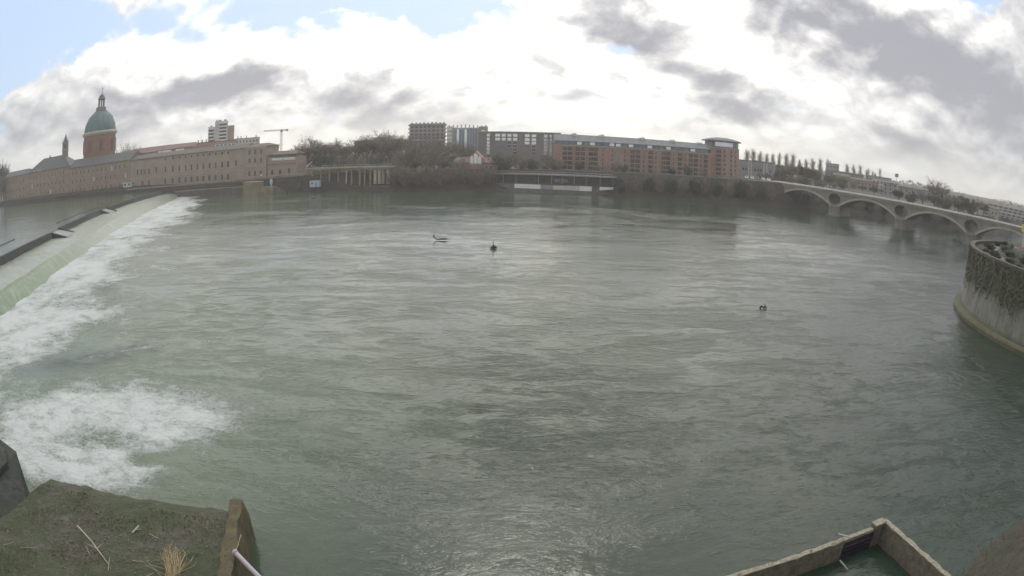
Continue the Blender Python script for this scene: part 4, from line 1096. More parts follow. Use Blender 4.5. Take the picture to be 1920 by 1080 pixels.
def brick_block():
    t = facade('brick_apartment_block', 'long red brick apartment block with balconies and a grey metal attic roof', 'building', (25, 330), (120, 325), 9.8)
    z = lambda v: v - 9.8
    wall_block(-5.5, 75.5, 13, 0, z(22.4), M['brick_red'], t)
    mb = MB(); mb.box(-5.7, 75.6, -0.35, -0.002, z(22.3), z(22.75)); mb.build('cornice', M['stone'], t)
    wall_block(-4.5, 74.5, 11, z(22.78), z(24.9), M['zinc'], t, 'attic', 0.8)
    mb = MB(); mb.add([(-5.6, -0.3, z(24.9)), (75.4, -0.3, z(24.9)), (75.4, 7.0, z(27.7)), (-5.6, 7.0, z(28.3)), (-5.6, 13.5, z(24.9)), (75.4, 13.5, z(24.9)), (-5.6, -0.3, z(24.6)), (75.4, -0.3, z(24.6))],
                      [(0, 1, 2, 3), (3, 2, 5, 4), (6, 7, 1, 0), (0, 3, 4), (1, 5, 2)])
    mb.build('roof', M['zinc'], t)
    for k in range(27):                                      # standing seams
        x = -5.0 + 3.05 * k
        mb = MB(); mb.tube((x, -0.25, z(24.95)), (x, 6.95, z(28.3) - (x + 5.6) / 81 * 0.6 + 0.03), 0.07, 0.07, 4); mb.build('roof_seam', M['zinc'], t)
    aw = window_mesh('attic_window', 2.3, 1.35, M['offwhite'], M['glass_coat'], 0.1, sill=False); ad = window_mesh('attic_window_dark', 2.3, 1.35, M['zinc'], M['glass_blue'], 0.1, sill=False)
    for k in range(24):
        link('window', aw if k in (3, 5, 8, 9, 11, 14, 17, 21) else ad, t, (-2.6 + 3.25 * k, 0.8, z(23.15)))
    for x in (4.5, 18.5, 39.5, 55.5, 70.5):
        mb = MB(); mb.box(x - 1.5, x + 1.5, 5.5, 8.0, z(27.2), z(28.6) - x * 0.006); mb.box(x - .4, x + 1.2, 5.7, 7.0, z(28.55), z(29.0) - x * 0.006); mb.build('chimney', M['offwhite'], t)
    rows = [19.9, 17.5, 15.1, 12.7, 10.5]
    bal_w = 2.1
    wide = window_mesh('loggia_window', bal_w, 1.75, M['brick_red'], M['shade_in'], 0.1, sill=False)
    narrow = window_mesh('narrow_window', 0.75, 1.6, M['stone'], M['glass'], 0.1)
    pairw = window_mesh('stair_window', 1.9, 7.4, M['grey'], M['glass_blue'], 0.14, bars=1)
    slab = MB(); slab.box(-bal_w / 2 - .15, bal_w / 2 + .15, -1.1, -0.003, -0.22, 0.0); slab = slab.mesh('balcony_slab', M['stone'])
    rail = MB(); rail.box(-bal_w / 2 - .1, bal_w / 2 + .1, -1.08, -1.02, 0.85, 0.92)
    for k in range(9): x = -bal_w / 2 + bal_w * k / 8; rail.box(x - .02, x + .02, -1.07, -1.03, 0, 0.85)
    rail = rail.mesh('balcony_rail', M['iron'])
    for s in (-0.1, 2.5, 6.3, 8.8, 12.9, 15.3, 33.9, 36.6, 43.2, 50.0, 52.4, 58.6, 64.4, 67.2, 72.6):
        for r in rows:
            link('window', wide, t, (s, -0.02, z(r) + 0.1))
            if s not in (6.3, 64.4):
                b = link('balcony', slab, t, (s, 0, z(r))); link('railing', rail, b)
    for s in (18.9, 23.6, 30.0, 39.6, 46.0, 55.3, 61.6, 69.9):
        for r in rows: link('window', narrow, t, (s, -0.02, z(r) + 0.2))
    link('window', pairw, t, (26.7, -0.02, z(12.6)))
    # pale string piers of brick between the bays
    for s in (4.4, 10.8, 21.2, 32.0, 41.5, 48.2, 60.4, 70.9):
        mb = MB(); mb.box(s - 0.35, s + 0.35, -0.28, -0.002, 0, z(22.3)); mb.build('brick_pier', M['brick_red'], t)
    # round-ended tower
    c = (84.3, 9.5)
    t = facade('round_brick_tower', 'brick tower with a rounded glazed top floor and overhanging roof at the block end', 'tower', (25, 330), (120, 325), 9.6)
    z = lambda v: v - 9.6
    poly = [(75.7, 2.0)] + [(c[0] + 9.4 * math.cos(a), c[1] + 9.6 * math.sin(a)) for a in np.linspace(math.radians(228), math.radians(372), 22)] + [(93.0, 18), (75.7, 18)]
    mb = MB(); mb.prism(poly, 0, z(26.2)); mb.build('wall', M['brick_red'], t)
    p2 = [(c[0] + (p[0] - c[0]) * 1.02, c[1] + (p[1] - c[1]) * 1.02) for p in poly]
    mb = MB(); mb.prism(p2, z(26.21), z(26.6)); mb.build('cornice', M['stone'], t)
    p3 = [(c[0] + (p[0] - c[0]) * 0.94, c[1] + (p[1] - c[1]) * 0.94) for p in poly]
    mb = MB(); mb.prism(p3, z(26.61), z(29.7)); mb.build('top_floor', M['zinc'], t)
    p4 = [(c[0] + (p[0] - c[0]) * 1.12, c[1] + (p[1] - c[1]) * 1.12) for p in poly]
    mb = MB(); mb.prism(p4, z(29.71), z(30.3)); mb.build('roof', M['zinc'], t)
    mb = MB(); npl = len(p4); rings_ = [(1.0, 30.31), (.8, 31.0), (.55, 31.6), (.28, 31.95)]
    vs = [(c[0] + (p[0] - c[0]) * f, c[1] + 2 + (p[1] - c[1] - 2) * f, z(h)) for f, h in rings_ for p in p4] + [(c[0], c[1] + 2, z(32.05))]
    fs = [(j * npl + i, j * npl + (i + 1) % npl, (j + 1) * npl + (i + 1) % npl, (j + 1) * npl + i) for j in range(3) for i in range(npl)] + [(3 * npl + i, 3 * npl + (i + 1) % npl, 4 * npl) for i in range(npl)]
    mb.add(vs, fs); mb.build('roof_cap', M['zinc'], t)
    gp = window_mesh('tower_glazing', 1.15, 2.2, M['offwhite'], M['glass_coat'], 0.08, sill=False, bars=0); gd = window_mesh('tower_glazing_dark', 1.15, 2.2, M['zinc'], M['glass_blue'], 0.08, sill=False, bars=0)
    tb = window_mesh('tower_window', 1.0, 1.5, M['stone'], M['glass'], 0.1)
    for i, a in enumerate(np.linspace(math.radians(232), math.radians(350), 15)):
        link('window', gp if i < 8 else gd, t, (c[0] + 9.4 * .94 * math.cos(a), c[1] + 9.6 * .94 * math.sin(a), z(27.1)), a + math.pi / 2)
    for a in (262, 285, 305, 328):
        for q in range(6):
            r = math.radians(a + (0 if q % 2 else 1.5)); link('window', tb, t, (c[0] + 9.42 * math.cos(r), c[1] + 9.62 * math.sin(r), z(12 + 2.35 * q)), r + math.pi / 2)
    for q in range(6):
        r = math.radians(243); p = (c[0] + 9.42 * math.cos(r), c[1] + 9.62 * math.sin(r), z(11.7 + 2.35 * q))
        link('window', wide, t, p, r + math.pi / 2, scale=(1.2, 1, 1))
        b = link('balcony', slab, t, p, r + math.pi / 2); link('railing', rail, b)


brick_block()


# ------------------------------------------------------------------ stone arch bridge
def bridge():
    S, W, hw = 39.9, 10.0, 2.8
    d = (0.4641, -0.8858)
    t = thing('arch_bridge', 'pale stone bridge of wide arches with round openings above its piers', 'bridge', (146.7, 267.0, 0), math.atan2(d[1], d[0]))
    ztop = 11.1; zs, rise = 4.6, 5.0
    half = (S - 2 * hw) / 2; R = (half * half + rise * rise) / (2 * rise); zc = zs + rise - R
    ha, hh, hz = 3.7, 2.55, 8.05
    x0, x1 = -S - 8, 4 * S + 3

    def lower(x):
        k = math.floor((x + S) / S) - 1
        u = x - (k * S + S / 2)
        if x < -S + hw or x > 4 * S - hw or abs(u) >= half: return -1.5
        return zc + math.sqrt(R * R - u * u)
    holes = [0, S, 2 * S, 3 * S]
    xs = set(np.round(np.arange(x0, x1, 0.8), 4))
    for k in range(-1, 5):
        xs |= {round(k * S - hw + e, 5) for e in (-0.0005, 0.0005)} | {round(k * S + hw + e, 5) for e in (-0.0005, 0.0005)}
    for h in holes: xs |= {round(h + ha * math.cos(a), 4) for a in np.linspace(0, math.pi, 17)}
    xs = sorted(x for x in xs if x0 <= x <= x1) + [x1]

    def hole(x):
        for h in holes:
            q = (x - h) / ha
            if abs(q) < 1 - 1e-9:
                e = math.sqrt(1 - q * q); return hz - hh * e, hz + hh * e * 0.95
        return None
    fr = MB(); so_ = MB()
    for a, b in zip(xs[:-1], xs[1:]):
        la, lb = lower(a), lower(b); m = (a + b) / 2
        hm = hole(m); A = hole(a) or (hz, hz); B = hole(b) or (hz, hz)
        spans = [((la, ztop), (lb, ztop))] if hm is None else [((la, A[0]), (lb, B[0])), ((A[1], ztop), (B[1], ztop))]
        for (p, q), (r, s) in spans:
            fr.add([(a, 0, p), (b, 0, r), (b, 0, s), (a, 0, q)], [(0, 1, 2, 3)])
            fr.add([(a, W, p), (b, W, r), (b, W, s), (a, W, q)], [(3, 2, 1, 0)])
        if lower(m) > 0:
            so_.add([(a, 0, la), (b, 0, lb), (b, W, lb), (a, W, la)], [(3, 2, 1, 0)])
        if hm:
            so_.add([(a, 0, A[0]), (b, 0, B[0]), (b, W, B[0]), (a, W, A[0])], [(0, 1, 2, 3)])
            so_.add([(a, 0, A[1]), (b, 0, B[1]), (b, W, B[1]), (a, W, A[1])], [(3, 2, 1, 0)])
    fr.add([(x0, 0, ztop), (x1, 0, ztop), (x1, W, ztop), (x0, W, ztop)], [(0, 1, 2, 3)])
    fr.build('spandrel_wall', M['bridge'], t); so_.build('soffit', M['bridge_shaded'], t)
    for k in range(-1, 4):                        # raised arch rings, both faces
        for (ya, yb) in ((-0.28, -0.004), (W + 0.004, W + 0.28)):
            mb = MB(); n = 28
            for i in range(n):
                q = []
                for u in (-half + 2 * half * i / n, -half + 2 * half * (i + 1) / n):
                    x = k * S + S / 2 + u; zi = zc + math.sqrt(R * R - u * u)
                    nx, nz = u / R, (zi - zc) / R
                    q.append(((x, zi), (x + nx * 0.95, zi + nz * 0.95)))
                (a, b), (c, e) = q
                mb.add([(a[0], ya, a[1]), (c[0], ya, c[1]), (e[0], ya, e[1]), (b[0], ya, b[1]), (a[0], yb, a[1]), (c[0], yb, c[1]), (e[0], yb, e[1]), (b[0], yb, b[1])],
                       [(0, 1, 2, 3), (7, 6, 5, 4), (3, 2, 6, 7), (0, 4, 5, 1)])
            mb.build('arch_ring', M['ring'], t)
    for h in holes:                               # rims of the round openings
        mb = MB(); n = 26
        for i in range(n):
            q = []
            for a in (2 * math.pi * i / n, 2 * math.pi * (i + 1) / n):
                f = 1.0 if math.sin(a) < 0 else 0.95
                q.append(((h + ha * math.cos(a), hz + hh * f * math.sin(a)), (h + (ha + .5) * math.cos(a), hz + (hh + .4) * f * math.sin(a))))
            (a, b), (c, e) = q
            mb.add([(a[0], -.2, a[1]), (c[0], -.2, c[1]), (e[0], -.2, e[1]), (b[0], -.2, b[1]), (a[0], -.006, a[1]), (c[0], -.006, c[1]), (e[0], -.006, e[1]), (b[0], -.006, b[1])], [(3, 2, 1, 0), (0, 1, 5, 4), (2, 3, 7, 6)])
        mb.build('opening_rim', M['bridge'], t)
        # pier with cutwater
        mb = MB(); mb.prism([(h - 3.1, 0.3), (h - 2.4, -1.6), (h, -2.6), (h + 2.4, -1.6), (h + 3.1, 0.3), (h + 3.1, W - .3), (h + 2.4, W + 1.6), (h, W + 2.6), (h - 2.4, W + 1.6), (h - 3.1, W - .3)], -1.5, 4.1); mb.build('pier', M['bridge'], t)
        mb = MB(); mb.prism([(h - 3.4, 0.3), (h - 2.6, -1.9), (h, -3.0), (h + 2.6, -1.9), (h + 3.4, 0.3), (h + 3.4, W - .3), (h + 2.6, W + 1.9), (h, W + 3), (h - 2.6, W + 1.9), (h - 3.4, W - .3)], 4.11, 4.6); mb.build('pier_cap', M['bridge'], t)
        mb = MB(); mb.prism([(h - 3.9, 0.3), (h - 3.0, -2.4), (h, -3.8), (h + 3.0, -2.4), (h + 3.9, 0.3), (h + 3.9, W - .3), (h + 3, W + 2.4), (h, W + 3.8), (h - 3, W + 2.4), (h - 3.9, W - .3)], -1.5, 0.5); mb.build('pier_footing', M['quay'], t)
    for ya, yb in ((-0.45, -.004), (W + .004, W + .45)):
        mb = MB(); mb.box(x0, x1, ya, yb, ztop - 0.55, ztop + .02); mb.build('cornice', M['bridge'], t)
    for ya, yb in ((-0.4, -0.05), (W + 0.05, W + 0.4)):
        mb = MB(); mb.box(x0, x1, ya, yb, ztop + .021, ztop + 0.8); mb.build('parapet', M['bridge'], t)
        mb = MB(); ym = (ya + yb) / 2; mb.add([(x, y, z_) for x in (x0, x1) for y, z_ in ((ya - .14, ztop + .8), (ym, ztop + .92), (yb + .14, ztop + .8))], [(0, 3, 4, 1), (1, 4, 5, 2), (2, 5, 3, 0), (0, 1, 2), (5, 4, 3)]); mb.build('coping', M['sunlit_top'], t)
    mb = MB(); mb.box(x0, x1, 0.6, W - 0.6, ztop + 0.01, ztop + 0.1); mb.build('road', M['asphalt'], t)
    # abutment at the far bank
    mb = MB(); mb.box(-S - 9.5, -S + 0.5, -1.6, W + 1.6, -1.5, 10.3); mb.build('abutment', M['ochre'], t)
    mb = MB(); mb.box(-S - 1.6, -S + 1.2, -2.2, W + 2.2, -1.5, 11.7); mb.build('abutment_pilaster', M['bridge'], t)


bridge()


# ------------------------------------------------------------------ beyond the bridge
def far_right():
    wm = window_mesh('far_window', 1.1, 1.5, M['stone'], M['glass'], 0.12)

    def house(name, label, A, B, z0, z1, m, roof=None, rise=1.8, D=10, cols=5, rows=2, cat='house'):
        t = facade(name, label, cat, A, B, z0)
        L = math.hypot(B[0] - A[0], B[1] - A[1]); H = z1 - z0
        wall_block(0, L, D, -2, H, M[m], t)
        if roof: gable_roof(L, D, H + .02, rise, 0.5, M[roof], t)
        else:
            mb = MB(); mb.box(-.25, L + .25, -.25, D + .25, H, H + 0.45); mb.build('parapet', M['grey'], t)
        for q in range(rows):
            put_windows(t, wm, [(L * (k + .5) / cols, 1.2 + q * (H - 1) / max(rows, 1)) for k in range(cols)], y=-0.01)
        chimney(t, L * .3, D * .6, H + (rise * .6 if roof else .4), 1.3, .8)
        return t
    house('orange_house', 'orange rendered house just above the bridge parapet', (225.3, 412.5), (236.5, 406.5), 8.8, 17.5, 'orange', 'tile', 1.8, 10, 4, 2)
    house('pink_house', 'long dull pink house right of the orange house', (237.2, 406.8), (257.5, 395.0), 8.8, 16.2, 'pinkr', 'tile', 1.6, 10, 8, 2)
    house('grey_cube_block', 'tall grey cube block rising behind the belt of trees', (243.1, 459.7), (252.9, 454.0), 9, 25.6, 'grey', None, 0, 10, 4, 5, 'building')
    house('dark_flat_house', 'dark flat-roofed building below the grey cube block', (233, 442), (262, 427), 9, 20.2, 'dgrey', None, 0, 10, 9, 3, 'building')
    house('lilac_block', 'lilac-grey flat block behind the pale terraced houses', (268, 428), (285, 416), 9, 20.5, 'grey', None, 0, 10, 6, 3, 'building')
    house('pale_terrace', 'pale terraced house with a low flat roof right of the pink house', (254, 399), (269, 388), 8.8, 19.0, 'offwhite', None, 0, 9, 6, 3)
    house('green_grey_house', 'greenish grey house end stepping down beside the pale terrace', (248.5, 374), (258, 368), 8.8, 17.8, 'grey', 'slate', 1.0, 9, 3, 3)
    house('long_low_house', 'long low lilac-grey house roof beyond the bridge', (262, 372), (292, 350), 8.8, 16.6, 'grey', 'slate', 1.4, 9, 8, 2)
    house('small_white_house', 'small white house with a chimney at the end of the row beyond the bridge', (288, 372), (298, 364), 9, 18.2, 'offwhite', 'tile', 1.2, 8, 3, 2)
    house('tiny_pale_house', 'tiny pale house left of the round bare tree', (300, 366), (307, 360), 9, 18.2, 'offwhite', 'tile', 1.2, 8, 2, 2)
    # stepped terraced flats at the right edge
    t = facade('terraced_flats', 'stepped terrace flats with pale balcony bands at the right edge beyond the bridge', 'building', (309, 316), (338, 286), 8.5)
    for q in range(4):
        wall_block(q * 0.8, 42, 14 - 2 * q, 2.05 * q, 2.05 * q + 2.0, M['grey'], t, 'storey', 2.0 * q)
        mb = MB(); mb.box(q * .8, 42.2, 2.0 * q - 0.35, 2.0 * q - .01, 2.05 * q + 1.45, 2.05 * q + 2.1); mb.build('balcony', M['offwhite'] if q % 2 else M['stone'], t)
        put_windows(t, window_mesh('terrace_window', 2.2, 1.2, M['offwhite'], M['glass'], 0.1, sill=False), [(3 + q + 4.6 * k, 2.05 * q + 0.1) for k in range(8)], y=2.0 * q - 0.01)
    t = facade('yellow_gable_house', 'narrow pale yellow house wall left of the terrace flats', 'house', (301.8, 300.2), (306.8, 294.9), 8.5)
    wall_block(0, 7.2, 8, -2, 5.2, M['stone'], t); gable_roof(7.2, 8, 5.2, 1.5, .4, M['tile'], t); put_windows(t, wm, [(2, 1.6), (5, 1.6)])
    # mast with a cluster of lights
    t = thing('floodlight_mast', 'thin floodlight mast with a dark head above the far roofs', 'mast', (320.8, 459, 9))
    mb = MB(); mb.tube((0, 0, 0), (0, 0, 15.5), 0.35, 0.25, 8); mb.build('pole', M['paleblue'], t)
    mb = MB(); mb.box(-1.6, 1.6, -.6, .6, 13.6, 16.6); mb.build('lamp_head', M['dgrey'], t)
    mb = MB(); mb.box(-2.0, 2.0, -.8, .8, 15.0, 15.3); mb.build('platform', M['grey'], t)
    # grey workshop beside the brick tower
    t = facade('grey_workshop', 'grey flat workshop with pale columns right of the brick tower', 'building', (129.5, 362), (148.5, 352), 10)
    wall_block(0, 21.4, 12, -1, 10.6, M['grey'], t); mb = MB(); mb.box(-.3, 21.7, -.4, 12.2, 10.6, 11.1); mb.build('roof', M['dgrey'], t)
    for s in (6.0, 7.6, 15.5, 17.3):
        mb = MB(); mb.box(s - .35, s + .35, -.4, -.004, -1, 10.5); mb.build('column', M['offwhite'], t)
    put_windows(t, wm, [(2.5, 5), (4.2, 5), (10, 5), (12, 5), (13.6, 5), (19.5, 5)])
    # parked cars
    body = MB()
    prof = [(-2.1, 0.35), (-2.15, 0.75), (-1.35, 0.92), (-0.75, 1.42), (0.9, 1.45), (1.75, 0.98), (2.1, 0.9), (2.12, 0.35)]
    n = len(prof)
    body.add([(-.86, x, z) for x, z in prof] + [(.86, x, z) for x, z in prof], [tuple(range(n)), tuple(reversed(range(n, 2 * n)))] + [(i, n + i, n + (i + 1) % n, (i + 1) % n) for i in range(n)])
    bm = {k: body.mesh('car_body', M[k]) for k in ('car', 'cardark')}
    g = MB(); g.add([(-.74, -1.32, .95), (.74, -1.32, .95), (.66, -.8, 1.38), (-.66, -.8, 1.38)], [(0, 1, 2, 3)]); g.add([(-.87, -1.0, .95), (-.87, 1.3, .98), (-.87, .8, 1.36), (-.87, -.7, 1.36)], [(0, 1, 2, 3)]); g.add([(.87, -1.0, .95), (.87, 1.3, .98), (.87, .8, 1.36), (.87, -.7, 1.36)], [(3, 2, 1, 0)])
    gm = g.mesh('car_glass', M['glass'])
    wl = MB(); wl.tube((-.1, 0, 0), (.1, 0, 0), .33, .33, 12); wl = wl.mesh('wheel', M['rubber'])
    hl = MB(); hl.box(-.18, .18, -.03, .03, -.08, .08); hl = hl.mesh('headlight', M['white'])
    lab = ['white parked car nearest the brick tower', 'white parked car second from the brick tower', 'dark parked car in the middle of the row by the brick tower', 'white parked car fourth from the brick tower', 'white parked car farthest from the brick tower in the row']
    for i in range(5):
        u = i / 4
        c = thing('parked_car', lab[i], 'car', (119.9 + 11.4 * u, 322.5 - 4.2 * u, 11.45), math.radians(-22 + 3 * i), 'cars parked beside the brick tower')
        link('body', bm['cardark' if i == 2 else 'car'], c); link('windscreen', gm, c, (0, -.02, .012))
        for sx in (-.8, .8):
            for sy in (-1.35, 1.35): link('wheel', wl, c, (sx, sy, .33))
            link('headlight', hl, c, (sx * .75, -2.15, .68))
    tag(MB_plane('car_park', [(112, 306), (134, 299), (142, 330), (116, 334)], 11.42, M['asphalt']), 'asphalt parking strip by the brick tower', kind='structure')


def MB_plane(name, poly, z, m):
    mb = MB(); mb.add([(x, y, z) for x, y in poly], [tuple(range(len(poly)))]); return mb.build(name, m)


far_right()


# ------------------------------------------------------------------ trees and shrubs
def tree_proto(seed, shape='round', twigs=2300, tw=0.11, leaf=False):
    """(trunk mesh, crown mesh) of a tree 10 m high; shape: round, tall, bush"""
    r = random.Random(seed); tr = MB(); cr = MB(); tips = []
    H = 10.0

    def limb(p, d, L, rad, lvl):
        n = 3; q = p.copy(); dd = d.copy()
        for k in range(n):
            dd = (dd + Vector((r.uniform(-.25, .25), r.uniform(-.25, .25), r.uniform(-.05, .25)))).normalized()
            e = q + dd * (L / n)
            tr.tube(q, e, rad * (1 - k / n * .55), rad * (1 - (k + 1) / n * .55), 5 if lvl < 2 else 3, cap=False)
            if lvl >= 1: tips.append((e.copy(), dd.copy(), L))
            q = e
            if lvl < 2 and (k > 0 or lvl > 0):
                for _ in range(2 if lvl == 0 else 2):
                    a = r.uniform(0, 2 * math.pi)
                    sp = 0.9 if shape == 'round' else (0.35 if shape == 'tall' else 1.0)
                    nd = (dd * 0.75 + Vector((math.cos(a), math.sin(a), r.uniform(-.1, .5))) * sp).normalized()
                    limb(q.copy(), nd, L * r.uniform(.5, .75), rad * .45, lvl + 1)
        tips.append((q.copy(), dd.copy(), L))
    if shape == 'bush':
        for _ in range(9):
            a = r.uniform(0, 6.28); limb(Vector((r.uniform(-1, 1), r.uniform(-1, 1), 0)), Vector((math.cos(a) * .7, math.sin(a) * .7, 1)).normalized(), r.uniform(4, 7), .13, 1)
    elif shape == 'tall':
        tr.tube((0, 0, -0.5), (0.1, 0, 9.0), 0.11, 0.03, 5)
        for k in range(34):
            z = r.uniform(1.2, 8.2); a = r.uniform(0, 6.28)
            limb(Vector((0, 0, z)), Vector((math.cos(a) * .35, math.sin(a) * .35, 1)).normalized(), r.uniform(1.6, 2.8) * (1.15 - z / 14), .06, 1)
    else:
        b = Vector((r.uniform(-.3, .3), r.uniform(-.3, .3), r.uniform(2.2, 3.2)))
        tr.tube((0, 0, -1.0), b, 0.32, 0.22, 7)
        for k in range(7):
            a = 6.28 * k / 7 + r.uniform(-.3, .3)
            limb(b + Vector((0, 0, r.uniform(-.7, .5))), Vector((math.cos(a) * r.uniform(.5, 1.0), math.sin(a) * r.uniform(.5, 1.0), r.uniform(.7, 1.2))).normalized(), r.uniform(3.4, 4.8), .15, 0)
        limb(b, Vector((0, 0, 1)), 5.2, .17, 0)
    for k in range(twigs):
        p, d, L = r.choice(tips)
        p = p + Vector((r.gauss(0, .35), r.gauss(0, .35), r.gauss(0, .3)))
        if leaf:
            s = r.uniform(.18, .42); a = Vector((r.gauss(0, 1), r.gauss(0, 1), r.gauss(0, .6))).normalized(); b2 = a.orthogonal().normalized()
            p = p + Vector((r.gauss(0, .35), r.gauss(0, .35), r.gauss(0, .35)))
            cr.add([p - a * s, p + b2 * s * .6, p + a * s, p - b2 * s * .6], [(0, 1, 2, 3)])
        else:
            dr = (d * .6 + Vector((r.gauss(0, .5), r.gauss(0, .5), r.gauss(.25 if shape != 'tall' else .7, .4)))).normalized()
            ln = r.uniform(.5, 1.3); s = dr.orthogonal().normalized(); a = r.uniform(0, 6.28); s = (s * math.cos(a) + dr.cross(s) * math.sin(a)) * tw * r.uniform(.5, 1.1)
            cr.add([p - s * .5, p + s * .5, p + dr * ln], [(0, 1, 2)])
    return tr, cr


PROTO = {}
for key, args, bm_, cm_ in (('round1', (11, 'round', 3000, .13), 'bark', 'twig'), ('round2', (12, 'round', 2800, .13), 'bark', 'twig_red'), ('round3', (17, 'round', 3300, .12), 'bark', 'twig'),
                            ('airy', (21, 'round', 1500, .09), 'bark', 'twig'), ('tall1', (31, 'tall', 620, .05), 'bark', 'twig'), ('tall2', (33, 'tall', 560, .05), 'bark', 'twig'),
                            ('bush1', (41, 'bush', 2600, .17), 'bark', 'twig'), ('bush2', (43, 'bush', 2600, .17), 'bark', 'twig_red'),
                            ('leafy1', (51, 'round', 5200, .1, True), 'bark', 'leaf'), ('leafybush', (53, 'bush', 4200, .1, True), 'bark', 'leaf'), ('hedge', (57, 'bush', 4200, .1, True), 'bark', 'hedge')):
    a, b = tree_proto(*args)
    PROTO[key] = (a.mesh('trunk', M[bm_]), b.mesh('crown', M[cm_]))


def plant(key, x, y, z, h, label, name='bare_tree', cat='tree', group=None, wide=1.0, rz=None):
    t = thing(name, label, cat, (x, y, z - 0.15), rnd.uniform(0, 6.28) if rz is None else rz, group)
    k = h / 10.0
    t.scale = (k * wide, k * wide, k)
    link('trunk', PROTO[key][0], t); link('crown', PROTO[key][1], t)
    return t


ORD = ['first', 'second', 'third', 'fourth', 'fifth', 'sixth', 'seventh', 'eighth', 'ninth', 'tenth', 'eleventh', 'twelfth', 'thirteenth', 'fourteenth', 'fifteenth', 'sixteenth', 'seventeenth', 'eighteenth', 'nineteenth', 'twentieth']


